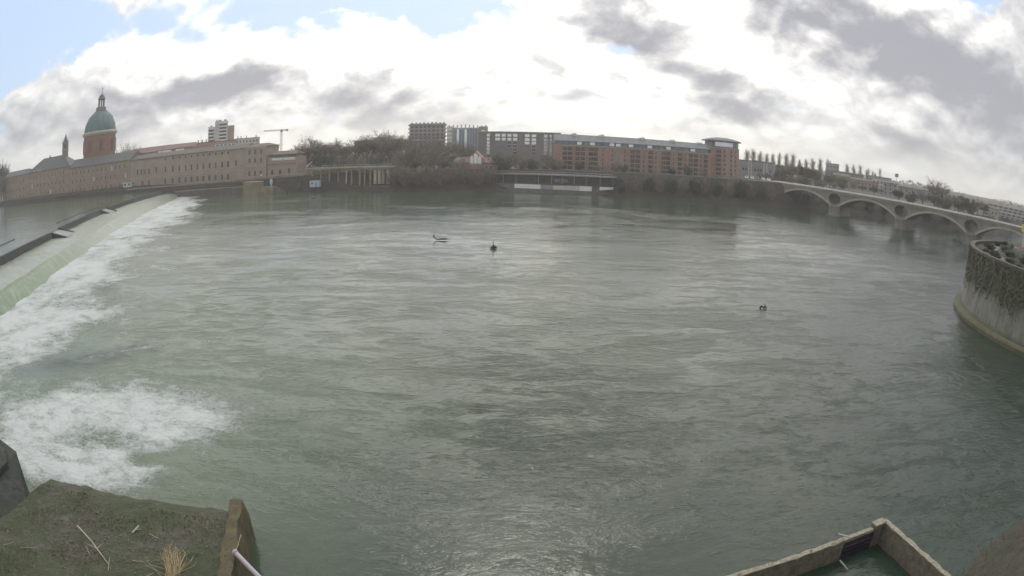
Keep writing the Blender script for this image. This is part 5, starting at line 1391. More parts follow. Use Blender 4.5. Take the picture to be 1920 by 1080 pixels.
def vegetation():
    BACK = [(-118.1, 345.0, 10, 13.6), (-114.1, 353.5, 10, 15.8), (-106.6, 350.9, 10, 16.3), (-101.4, 353.9, 10, 14.1), (-94.2, 356.4, 10, 14.3), (-84.9, 346.0, 10, 15.4), (-78.2, 347.5, 10, 16.6), (-73.5, 357.6, 10, 17.2), (-66.0, 349.5, 10, 17.2), (-60.3, 352.0, 10, 16.4), (-54.2, 363.6, 10, 15.0), (-47.3, 357.2, 10, 14.8), (-40.7, 362.1, 10, 13.5), (-32.9, 359.0, 10, 12.9), (-26.9, 360.1, 10, 11.7)]
    for i, (x, y, z, h) in enumerate(BACK):
        plant(('round1', 'round2', 'round3')[i % 3], x, y, z, h * .93, f'{ORD[i]} tall bare tree from the hospital end in the back row of the wood', group='bare trees of the wood across the river', wide=1.15)
    FRONT = [(-52.7, 321.5, 9, 10.9), (-47.7, 326.2, 9, 11.8), (-41.9, 329.8, 9, 9.6), (-35.2, 326.4, 9, 10.9), (-29.6, 331.6, 9, 8.7), (-23.7, 331.2, 9, 6.3), (-5.5, 331, 9, 6.2), (-1.7, 328.0, 9, 8.4), (4.0, 325.3, 9, 7.8), (10.2, 332.2, 9, 6.4), (15.8, 327.3, 9, 8.2), (21.5, 329.0, 9, 5.9), (-44, 320, 9, 7.5), (-33, 314.5, 9, 6.8)]
    for i, (x, y, z, h) in enumerate(FRONT):
        plant(('round2', 'round1', 'round3')[i % 3], x, y, z, h * .92, f'{ORD[i]} smaller bare tree in the front row between pillared hall and pavilion', group='bare trees of the wood across the river', wide=1.2)
    WS = [(-57 + 2.9 * k, 309.0 + 1.6 * math.sin(k * 2.1), 2.0 + 1.5 * (k % 2), 8.6 + 2.0 * math.sin(k * 1.3)) for k in range(17)]
    for i, (x, y, z, h) in enumerate(WS):
        plant(('bush2', 'bush1')[i % 2], x, y, z, h, f'{ORD[i]} reddish-brown waterside bush right of the pillared hall', 'waterside_bush', 'bush', 'bushes along the water under the wood', wide=0.85)
    BS = [(48.5, 301.4, 1.5, 7.4), (54.7, 301.5, 2, 7.0), (61.2, 300.2, 2, 7.0), (67.3, 299.1, 2, 6.9), (72.8, 298.5, 2, 7.8), (78.2, 297.5, 2, 7.9), (84.0, 296.0, 2, 8.0), (89.2, 296.0, 2, 8.6), (94.4, 296.1, 2, 8.6), (100.9, 296.2, 2, 9.6), (106.2, 295.4, 2, 8.9), (111.5, 295.0, 2, 8.8), (117.7, 294.7, 2, 8.9), (123.5, 295, 1.5, 8.2)]
    for i, (x, y, z, h) in enumerate(BS):
        plant(('leafybush', 'bush1', 'leafybush', 'bush2')[i % 4], x, y, z, h, f'{ORD[i]} dark bush from the pavilion on the bank below the brick block', 'bank_bush', 'bush', 'dark bushes on the bank below the brick block', wide=0.85)
    for i, (x, y, h) in enumerate(((-98.8, 325.2, 9.0), (-94.5, 328.5, 8.0))):
        plant('leafy1', x, y, 9.3, h, ('taller', 'shorter')[i] + ' of two dark evergreen trees behind the pillared hall', 'evergreen_tree', 'tree', 'evergreens behind the pillared hall', wide=0.8)
    PO = [(210.8, 568.2, 18.7), (211.9, 553.8, 18.6), (222.2, 563.1, 16.4), (223.1, 547.2, 16.9), (228.8, 544.8, 16.3), (236.3, 547.8, 15.5), (248.3, 556.8, 16.6), (254.8, 554.2, 17.1), (252.8, 534.8, 15.7), (258.6, 531.0, 16.9), (267.6, 534.9, 15.3), (272.0, 527.1, 17.0), (285.4, 536.1, 16.0), (304.8, 527.5, 13.7), (304.7, 514.1, 15.0), (312.3, 512.8, 14.3), (319.3, 510.2, 14.6), (325.4, 507.0, 13.2), (328.9, 502.0, 15.0)]
    for i in range(len(PO) - 1):
        PO.append(((PO[i][0] + PO[i + 1][0]) / 2 + 3, (PO[i][1] + PO[i + 1][1]) / 2 + 14, (PO[i][2] + PO[i + 1][2]) / 2 * 1.02))
    for i, (x, y, h) in enumerate(PO):
        gap = i % 19 == 12 and i > 18
        if i < 19 or not gap:
            plant(('tall1', 'tall2')[i % 2], x, y, 10, h * rnd.uniform(.95, 1.25), (f'{ORD[i]} bare poplar from the brick tower in the front skyline row' if i < 19 else f'{ORD[i - 19]} bare poplar from the brick tower in the rear skyline row'), 'bare_poplar', 'tree', 'rows of bare poplars on the skyline', wide=rnd.uniform(.9, 1.5))
    BE = [(150.8, 380.7, 9.8), (158, 372, 9.0), (165.8, 393.5, 10.2), (175.5, 390.9, 10.4), (173.3, 377.6, 10.6), (187.1, 392.3, 10.9), (186, 374, 9.5), (196.1, 386.5, 9.4), (199.2, 370.5, 8.0), (210, 372, 6.6), (208, 352, 5.5), (222, 362, 4.2), (218, 340, 4.6), (232, 352, 3.8), (240, 345, 3.8)]
    for i, (x, y, h) in enumerate(BE):
        plant(('leafy1', 'round1', 'leafy1')[i % 3], x, y, 9.5, h, f'{ORD[i]} tree from the grey workshop in the dark belt behind the bridge', 'belt_tree', 'tree', 'dark belt of trees behind the bridge', wide=1.35)
    BT = [(140, 345), (147, 352), (153, 360), (160, 364), (166, 372), (173, 368), (180, 376), (186, 366), (192, 372), (198, 362), (205, 362), (157, 345), (170, 350), (184, 352)]
    for i, (x, y) in enumerate(BT):
        plant(('leafybush', 'bush1')[i % 2], x, y, 9.8, rnd.uniform(4.5, 6.5), f'{ORD[i]} low thicket from the grey workshop beneath the tree belt behind the bridge', 'thicket', 'bush', 'thickets beneath the tree belt', wide=1.5)
    B2 = [(215.9, 306.0, 6.4), (219.1, 296.7, 6.9), (223.6, 288.7, 7.7), (229.5, 283.2, 7.8), (238.1, 281.5, 8.1), (247.2, 282.1, 8.6), (257.3, 283.9, 8.9), (267.8, 287.8, 8.4), (278, 291, 8.2), (288, 294, 7.2), (272, 305, 8.6), (258, 300, 8.3), (243, 296, 8.0)]
    for i, (x, y, h) in enumerate(B2):
        plant(('leafy1', 'leafybush', 'round3')[i % 3], x, y, 8.3, h, f'{ORD[i]} dark tree going right along the bend bank beyond the bridge', 'bend_tree', 'tree', 'dark trees on the river bend beyond the bridge', wide=1.25)
    UN = [(138, 297.0), (147, 299.5), (155, 302.5), (163, 304.5), (172, 304.5), (181, 303.0), (189, 300.5), (197, 294.5), (205, 288), (212, 283), (219, 278.5), (226, 275.5), (233, 273), (242, 273), (252, 274), (262, 276), (273, 280), (284, 284)]
    for i, (x, y) in enumerate(UN):
        plant(('leafybush', 'leafybush', 'bush1')[i % 3], x, y, 0.6, 8.2, f'{ORD[i]} waterside bush seen beneath the bridge arches from the left', 'arch_bush', 'bush', 'waterside bushes seen under the bridge arches', wide=0.85)
    plant('round3', 253.1, 309.7, 8.6, 14.0, 'round bare tree standing alone above the trees beyond the bridge', wide=1.35)
    for i, (x, y, h) in enumerate(((-412.5, 352, 30), (-417, 366, 28.5), (-408, 352, 22.0), (-404, 349, 19.5))):
        plant(('leafy1', 'round1')[i % 2], x, y, 6, h, ('tallest', 'second', 'third', 'smallest')[i] + ' dark tree at the far left edge beside the hospital', 'dark_tree', 'tree', 'dark trees at the left edge', wide=0.55)
    for i, (x, y, h) in enumerate(((-292.9, 404.5, 27.6), (-287.9, 411.4, 27.4), (-281.8, 409.6, 25.2))):
        plant('airy', x, y, 8, h, ('left', 'middle', 'right')[i] + ' bare treetop showing over the roof right of the dome', 'bare_tree', 'tree', 'bare treetops right of the dome', wide=0.5)
    for i, (x, y, h) in enumerate(((31.0, 318.5, 4.1), (49.1, 318.9, 5.2), (53, 317, 4.2), (66, 316, 3.0), (84.7, 313.8, 5.0), (92.9, 312.5, 4.4), (76.6, 315.1, 3.4), (40, 317, 3.2))):
        plant(('leafybush', 'bush1')[i % 2], x, y, 10.4, h, f'{ORD[i]} shrub from the left in front of the brick apartment block', 'garden_shrub', 'bush', 'shrubs in front of the brick block', wide=1.0)
    US = [(-104, 330), (-97, 333), (-90, 331), (-83, 333), (-76, 330), (-70, 334), (-63, 331), (-57, 329), (-50, 333), (-43, 336), (-36, 333), (-30, 336), (-22, 326), (-16, 322.5), (-11, 325), (-4, 322), (3, 320), (9, 323), (15, 321), (20, 323), (-6, 316.5), (-26, 315)]
    for i, (x, y) in enumerate(US):
        plant(('bush1', 'bush2', 'leafybush')[i % 3], x, y, 9.2, rnd.uniform(5.2, 8.0), f'undergrowth thicket in the wood, {(ORD + ["twenty-first", "twenty-second"])[i]} counted along from the hospital', 'thicket', 'bush', 'thickets under the trees of the wood', wide=1.25)
    RS = [(-128 + 5.6 * k, 385 + 9 * math.sin(k * 1.7)) for k in range(19)]
    for i, (x, y) in enumerate(RS):
        plant(('bush2', 'bush1')[i % 2], x, y, 9.6, rnd.uniform(8, 10), f'{ORD[i]} tall thicket from the hospital along the rear edge of the wood', 'thicket', 'bush', 'tall thickets at the rear of the wood', wide=1.2)
    # far wooded horizon
    mb = MB(); r = random.Random(99)
    for k in range(5200):
        a = math.radians(r.uniform(-60, 62)); R_ = r.uniform(720, 1500); h = r.uniform(0, 1) ** .7 * (7 + 5 * math.sin(a * 23) * .5 + 2 * math.sin(a * 71))
        p = Vector((R_ * math.sin(a), R_ * math.cos(a), 9.5 + max(0.5, h)))
        s = r.uniform(1.5, 3.5); u = Vector((r.gauss(0, 1), r.gauss(0, 1), r.gauss(0, .5))).normalized(); v = u.orthogonal().normalized()
        mb.add([p - u * s, p + v * s * .6, p + u * s, p - v * s * .6], [(0, 1, 2, 3)])
    tag(mb.build('distant_woods', M['twig']), kind='stuff')


vegetation()


# ------------------------------------------------------------------ round quay on the right
BC = (118.0, 65.0)


def round_quay():
    T = Vector((BC[0], BC[1], 0))
    t = thing('round_quay_wall', 'curved battered quay wall, pale below and dark stained above, at the right edge', 'wall', T)
    a0, a1 = math.radians(95), math.radians(262); n = 96
    prof = [(42.9, -1.0), (42.6, 0.8), (42.3, 3.0), (41.9, 6.0), (41.5, 9.0), (41.2, 11.4)]
    mb = MB(); mb.lathe(prof, n, (0, 0), 0, a0, a1); mb.build('wall', M['bastion'], t, True)
    mb = MB(); mb.lathe([(41.2, 11.42), (41.6, 11.42), (41.6, 11.95), (40.5, 11.95), (40.5, 11.2)], n, (0, 0), 0, a0, a1); mb.build('coping', M['bastion_top'], t)
    mb = MB(); mb.lathe([(42.6, 0.95), (43.9, 0.85), (44.1, 0.6), (44.2, -1.0)], n, (0, 0), 0, a0, a1); mb.build('footing', M['footing'], t)
    # soil on top
    poly = [(40.3 * math.cos(a), 40.3 * math.sin(a)) for a in np.linspace(a0, a1, 40)] + [(60, -60), (90, 30), (60, 60), (20, 52)]
    mb = MB(); mb.prism(poly, 5.5, 11.35); tag(mb.build('quay_garden_soil', M['earth']), kind='structure').location = T
    path = [(37.4 * math.cos(a), 37.4 * math.sin(a)) for a in np.linspace(a0, a1, 40)] + [(34.8 * math.cos(a), 34.8 * math.sin(a)) for a in np.linspace(a1, a0, 40)]
    mb = MB(); mb.add([(x, y, 11.356) for x, y in path], [(i, i + 1, 78 - i, 79 - i) for i in range(39)]); tag(mb.build('garden_path', M['quay']), kind='structure').location = T
    # ivy and dry growth hanging over the upper wall
    r = random.Random(5); mb = MB()
    for k in range(22000):
        a = r.uniform(a0 + .02, a1 - .02)
        lowz = 5.9 + 1.5 * math.sin(a * 37) * math.sin(a * 13 + 1) + 0.6 * math.sin(a * 91) + r.gauss(0, .75) + (1.6 if math.degrees(a) < 140 else 0) * 0 
        z = lowz + (11.7 - lowz) * r.random() ** 0.8
        if math.sin(a * 53 + z * 1.3) + math.sin(a * 171 - z) * .6 > 1.25 and z < 10: continue
        rad = np.interp(z, [0.8, 3, 6, 9, 11.4, 12], [42.6, 42.3, 41.9, 41.5, 41.3, 41.6]) + r.uniform(0.02, .2) + .35 * max(0, math.sin(a * 61 + z * .8) * math.sin(a * 23 - z * .5))
        p = Vector((rad * math.cos(a), rad * math.sin(a), z)); s = r.uniform(.08, .30)
        nrm = Vector((math.cos(a), math.sin(a), r.uniform(-.2, .8))).normalized(); u = Vector((-math.sin(a), math.cos(a), r.gauss(0, .7))).normalized(); v = nrm.cross(u).normalized()
        u = (u + nrm * r.gauss(0, .3)).normalized()
        mb.add([p - u * s, p + v * s * .75, p + u * s, p - v * s * .75], [(0, 1, 2, 3)])
    iv = mb.build('ivy', M['leaf2']); iv.location = T; tag(iv, kind='stuff')
    for i, (a, rad, h, w) in enumerate(((112, 37.2, 2.6, .9), (124, 38.0, 2.2, .9), (135, 36.4, 3.0, .8), (143, 38.2, 2.0, 1.0), (150, 36.8, 2.6, .9), (158, 38.2, 2.1, 1.0), (165, 36.9, 3.0, .8), (172, 38.1, 2.2, 1.0), (180, 37.0, 2.8, .9), (188, 38.1, 2.2, 1.0), (196, 36.9, 2.8, .9), (118, 33.5, 3.6, .8), (131, 32.5, 3.8, .8), (146, 32.0, 3.4, .9), (161, 31.5, 4.0, .8), (176, 32.0, 3.6, .9))):
        a = math.radians(a)
        plant(('hedge', 'leafybush')[i % 3 == 2], BC[0] + rad * math.cos(a), BC[1] + rad * math.sin(a), 11.25, h * .48, f'{ORD[i]} green garden shrub counted along the top of the round quay', 'garden_shrub', 'bush', 'green shrubs on the round quay', wide=w * 2.4)
    t = thing('signal_mast', 'tall mast with a dark blue panel and yellow-banded foot at the right edge', 'mast', (110.4, 95.5, 11.3))
    mb = MB(); mb.box(-.6, .6, -.6, .6, 0, 0.9); mb.build('base', M['brick_pale'], t)
    for k in range(3):
        mb = MB(); x = -.5 + .5 * k; mb.tube((x, -.3, .9), (x, -.3, 4.2), .14, .14, 6); mb.build('leg', M['offwhite'], t)
    mb = MB(); mb.box(-.65, .65, -.5, .4, 4.2, 5.8); mb.build('cabinet', M['yellow'], t)
    mb = MB(); mb.tube((0, 0, 5.8), (0, 0, 26), .24, .12, 8); mb.build('pole', M['iron'], t)
    mb = MB(); mb.box(-.7, .9, -.2, .2, 19.2, 20.8); mb.build('panel', M['blue'], t)
    mb = MB(); mb.box(-.8, .8, -.08, .08, 22.6, 22.8); mb.build('crossarm', M['iron'], t)


def bastion_material():
    m = bpy.data.materials.new('stained_quay_render'); m.use_nodes = True
    w = NT(m.node_tree); bs = w.n['Principled BSDF']
    tc = w.new('ShaderNodeTexCoord').outputs['Object']
    sp = w.new('ShaderNodeSeparateXYZ'); w.l.new(tc, sp.inputs[0])
    n1, _ = w.noise(w.mapping(tc, scale=(1, 1, 0.35)), 0.45, 6, 0.65, 0.3); n2, _ = w.noise(tc, 1.9, 5, 0.65)
    edge = w.math('ADD', sp.outputs[2], w.math('ADD', w.math('MULTIPLY', w.math('SUBTRACT', n1, .5), 5.0), w.math('MULTIPLY', w.math('SUBTRACT', n2, .5), 2.0)))
    pale = w.mix(w.rng(n1, .3, .7), (0.115, 0.117, 0.098), (0.195, 0.195, 0.168))
    colr = w.mix(w.rng(edge, 5.2, 6.6), pale, w.mix(n2, (0.035, 0.04, 0.026), (0.095, 0.09, 0.06)))
    colr = w.mix(w.rng(sp.outputs[2], 1.1, 0.7), colr, (0.14, 0.13, 0.09))
    st, _ = w.noise(w.mapping(tc, scale=(1, 1, 0.10)), 1.3, 5, 0.65)
    colr = w.mix(w.math('MULTIPLY', w.rng(st, 0.50, 0.68), 0.75), colr, (0.05, 0.05, 0.036))
    tide = w.rng(w.math('ADD', sp.outputs[2], w.math('MULTIPLY', n2, 1.4)), 2.6, 1.7)
    colr = w.mix(w.math('MULTIPLY', tide, 0.7), colr, (0.07, 0.075, 0.045))
    w.put(bs.inputs['Base Color'], colr); bs.inputs['Roughness'].default_value = 0.9
    bn = w.new('ShaderNodeBump'); bn.inputs['Distance'].default_value = .06; w.put(bn.inputs['Height'], n2); w.l.new(bn.outputs[0], bs.inputs['Normal'])
    return m


M['bastion'] = bastion_material()
M['bastion_top'] = mossy('quay_coping', (0.15, 0.135, 0.10), (0.07, 0.072, 0.04), 0.45, scale=0.5)
M['footing'] = mossy('quay_footing', (0.16, 0.15, 0.095), (0.085, 0.088, 0.035), 0.55, scale=0.6, stain=(0.1, 0.09, 0.06))
round_quay()


# ------------------------------------------------------------------ foreground: mossy ledge and pier
def ledge_top(u, v):
    """u 0..1 left to right, v 0..1 near to far"""
    a = Vector((-31.2, 11.0)).lerp(Vector((-31.4, 27.4)), v); b = Vector((-10.6, 11.0)).lerp(Vector((-15.6, 29.6)), v)
    return a.lerp(b, u)


def ledge():
    t = thing('concrete_ledge', 'broad mossy concrete ledge above the water in the bottom left corner', 'ledge', (-22, 22, 0)); T = Vector((-22, 22, 0))
    nu, nv = 90, 90
    U, V = np.meshgrid(np.linspace(0, 1, nu), np.linspace(0, 1, nv), indexing='xy')
    X = np.zeros(U.shape); Y = np.zeros(U.shape)
    for j in range(nv):
        for i in range(nu):
            p = ledge_top(U[j, i], V[j, i]); X[j, i], Y[j, i] = p.x, p.y
    ed = np.minimum(np.minimum(U, 1 - U), 1 - V)
    rough = fbm(X * 1.1, Y * 1.1, 301, 4) * .14 + fbm(X * .25, Y * .25, 305, 2) * .2
    Z = 2.5 + rough - 0.25 * np.clip(1 - ed / 0.02, 0, 1) - 0.4 * np.clip((V - 0.86) / .14, 0, 1) ** 2
    jit = (ed < 1e-6)
    X = X + jit * fbm(Y * .9, X * .9, 311, 3) * .25; Y = Y + jit * fbm(X * .9, Y * .9, 313, 3) * .35
    mb = MB(); vs = np.c_[X.ravel(), Y.ravel(), Z.ravel()] - np.array([-22, 22, 0])
    fs = [(j * nu + i, j * nu + i + 1, (j + 1) * nu + i + 1, (j + 1) * nu + i) for j in range(nv - 1) for i in range(nu - 1)]
    mb.add(vs.tolist(), fs)
    ring = [(0, i) for i in range(nu)] + [(j, nu - 1) for j in range(1, nv)] + [(nv - 1, i) for i in range(nu - 2, -1, -1)] + [(j, 0) for j in range(nv - 2, 0, -1)]
    rv = [(X[j, i] + 22, Y[j, i] - 22, Z[j, i]) for j, i in ring]; N = len(rv)
    mb.add(rv + [(x * 1.006, y * 1.006, -1.5) for x, y, z in rv], [(i, N + i, N + (i + 1) % N, (i + 1) % N) for i in range(N)])
    mb.build('slab', M['ledge'], t)
    # raised mossy curb
    n = 70; mb = MB(); vs = []
    for k in range(n):
        v = k / (n - 1); c = Vector((-10.6, 11.0)).lerp(Vector((-15.75, 29.55)), v)
        w = 0.52 + .10 * float(vnoise(np.array([k * .21]), np.array([3.3]), 71)[0]); h = 2.64 + .10 * float(vnoise(np.array([k * .33]), np.array([1.3]), 72)[0])
        j = lambda s: .10 * float(vnoise(np.array([k * .5]), np.array([s]), 73)[0])
        vs += [(c.x - w + j(1) + 22, c.y - .24 * w - 22, 2.2), (c.x - w + .12 + j(2) + 22, c.y - .22 * w - 22, h), (c.x - .05 + j(4) + 22, c.y - 22, h + .05), (c.x + w - .12 + j(5) + 22, c.y + .22 * w - 22, h), (c.x + w + j(6) + 22, c.y + .24 * w - 22, 1.7), (c.x + w + .12 + 22, c.y + .24 * w - 22, -1.5)]
    mb.add(vs, [(k * 6 + i, k * 6 + i + 1, (k + 1) * 6 + i + 1, (k + 1) * 6 + i) for k in range(n - 1) for i in range(5)] + [tuple((n - 1) * 6 + i for i in range(6))])
    mb.build('curb', M['curb'], t)
    # loose pebbles and moss tufts
    r = random.Random(8)
    zf = lambda x, y: 2.5 + float(fbm(np.array([x * 1.1]), np.array([y * 1.1]), 301, 4)[0]) * .14 + float(fbm(np.array([x * .25]), np.array([y * .25]), 305, 2)[0]) * .2
    mb = MB()
    for k in range(520):
        u, v = min(.97, max(.03, r.gauss(.55, .2))), min(.9, max(.05, r.gauss(.66, .14))); p = ledge_top(u, v); s = r.uniform(.03, .11); z = zf(p.x, p.y)
        q = [(p.x + s * r.uniform(.7, 1.2) * math.cos(a), p.y + s * r.uniform(.7, 1.2) * math.sin(a)) for a in (0, 1.25, 2.5, 3.75, 5.0)]
        mb.add([(x, y, z - .02) for x, y in q] + [(p.x + (x - p.x) * .6, p.y + (y - p.y) * .6, z + s * .7) for x, y in q], [(i, (i + 1) % 5, 5 + (i + 1) % 5, 5 + i) for i in range(5)] + [(5, 6, 7, 8, 9)])
    tag(mb.build('gravel', M['quay']), kind='stuff')
    mb = MB()
    for k in range(15000):
        u, v = r.random(), r.random() ** 1.3 * .9
        p = ledge_top(u, v)
        if float(vnoise(np.array([p.x * .45]), np.array([p.y * .45]), 401)[0]) + r.gauss(0, .25) < .12: continue
        z = zf(p.x, p.y); a = r.uniform(0, 6.28); h = r.uniform(.05, .26); l = r.uniform(.0, .28)
        mb.add([(p.x - .02 * math.sin(a), p.y + .02 * math.cos(a), z - .02), (p.x + .02 * math.sin(a), p.y - .02 * math.cos(a), z - .02), (p.x + l * math.cos(a), p.y + l * math.sin(a), z + h)], [(0, 1, 2)])
    tag(mb.build('grass', M['moss']), kind='stuff')
    # branch, stick, reeds
    t = thing('driftwood_branch', 'long pale bare branch with a fork lying on the mossy ledge', 'branch', (-24.7, 22.6, 2.62))
    mb = MB(); mb.tube((0, 0, .05), (2.0, -1.05, .14), .05, .045, 6); mb.tube((2.0, -1.05, .14), (4.2, -2.45, .06), .045, .03, 6); mb.build('stem', M['drift'], t)
    mb = MB(); mb.tube((2.75, -1.55, .12), (1.5, -1.35, .10), .028, .015, 5); mb.build('fork', M['drift'], t)
    mb = MB(); mb.tube((2.75, -1.55, .12), (3.05, -1.0, .3), .024, .012, 5); mb.build('fork', M['drift'], t)
    t = thing('short_stick', 'short pale stick lying near the middle of the ledge', 'stick', (-20.7, 23.7, 2.6))
    mb = MB(); mb.tube((0, 0, .03), (.1, .85, .08), .06, .045, 6); mb.build('stem', M['drift'], t)
    mb = MB(); mb.tube((.05, .4, .06), (.35, .45, .1), .025, .012, 5); mb.build('stub', M['drift'], t)
    t = thing('reed_heap', 'bundle of dry yellow reeds heaped near the curb', 'reeds', (-16.2, 20.9, 2.6))
    me = []
    for k in range(6):
        mb = MB(); L = r.uniform(1.6, 2.4); b1, b2 = r.uniform(-.12, .12), r.uniform(-.3, .3); mb.tube((0, 0, 0), (L * .4, b1 * .5, .06), .017, .015, 4); mb.tube((L * .4, b1 * .5, .06), (L * .75, b1, .05), .015, .011, 4); mb.tube((L * .75, b1, .05), (L, b2, -.02), .011, .005, 4); me.append(mb.mesh('reed', M['straw']))
    for k in range(80):
        a = math.radians(120) + r.gauss(0, .13) + (r.uniform(-1.2, 1.2) if r.random() < .2 else 0)
        o = link('reed', r.choice(me), t, (r.gauss(0, .16), r.gauss(0, .4), r.uniform(.02, .35)), a)
        o.rotation_euler = (0, r.uniform(-.16, .10), a)
    for i, (x, y, a, L) in enumerate(((-27.5, 18.6, .5, 1.4), (-28.8, 17.9, .9, 1.0), (-22.4, 20.6, 2.4, .9), (-19.3, 21.2, .3, .7), (-18.2, 20.0, 1.0, 1.0), (-18.8, 23.9, 2.9, .8), (-20.2, 19.6, 2.0, 1.2), (-29.6, 19.4, 2.3, 1.1))):
        mb = MB(); mb.tube((0, 0, .03), (L, 0, .07), .022, .012, 5)
        o = mb.build('twig', M['drift']); o.location = (x, y, zf(x, y) + .02); o.rotation_euler = (0, 0, a)
        tag(o, ('thin dry twig at the bottom left of the ledge', 'thin crossed twig left of the grey debris', 'thin twig by the lower end of the long branch', 'tiny twig between the branch and the reeds', 'thin twig left of the reed heap', 'thin twig beside the top of the reeds', 'thin twig right of the long branch', 'thin twig near the left edge of the ledge')[i], 'twig')
    t = thing('metal_pipe', 'greyish mauve pipe leaning on the outer side of the mossy curb', 'pipe', (-13.7, 24.0, 2.9))
    mb = MB(); mb.tube((0, 0, 0), (4.6, -3.6, -.6), .15, .15, 12); mb.build('barrel', M['pipe'], t)
    mb = MB(); mb.tube((-.03, .02, 0), (.1, -.08, -.013), .19, .19, 12); mb.build('collar', M['pipe'], t)
    t = thing('hanging_wire', 'thin pale wire running down the outer side of the curb', 'wire', (-13.9, 25.6, 3.0))
    mb = MB(); mb.tube((0, 0, 0), (.1, -.9, -.15), .015, .015, 4); mb.tube((.1, -.9, -.15), (.25, -1.7, -.05), .015, .015, 4); mb.build('strand', M['drift'], t)
    # dark pier at the left edge
    t = thing('dark_pier', 'dark wet masonry pier with a slanting top at the left edge', 'pier', (-36, 24, 0))
    poly = [(-4, 4.6), (.6, 3.6), (2.4, 2.2), (3.7, .6), (3.9, -4), (3.9, -12), (-4, -12)]
    mb = MB(); mb.prism(poly, -1.5, [3.6, 3.3, 2.5, 1.5, 1.6, 2.0, 2.8]); mb.build('block', M['pierwall'], t)
    mb = MB(); mb.prism([(-3.9, 3.2), (.3, 2.6), (1.3, 1.6), (1.6, -1), (1.6, -10), (-3.9, -10)], 2.4, [4.2, 3.9, 3.5, 3.4, 3.4, 3.9]); mb.build('capstone', M['pierwall'], t)


M['moss'] = mat('moss_tufts', (0.055, 0.06, 0.022), 0.9, 0.4, 1.2, color2=(0.12, 0.105, 0.045))
ledge()


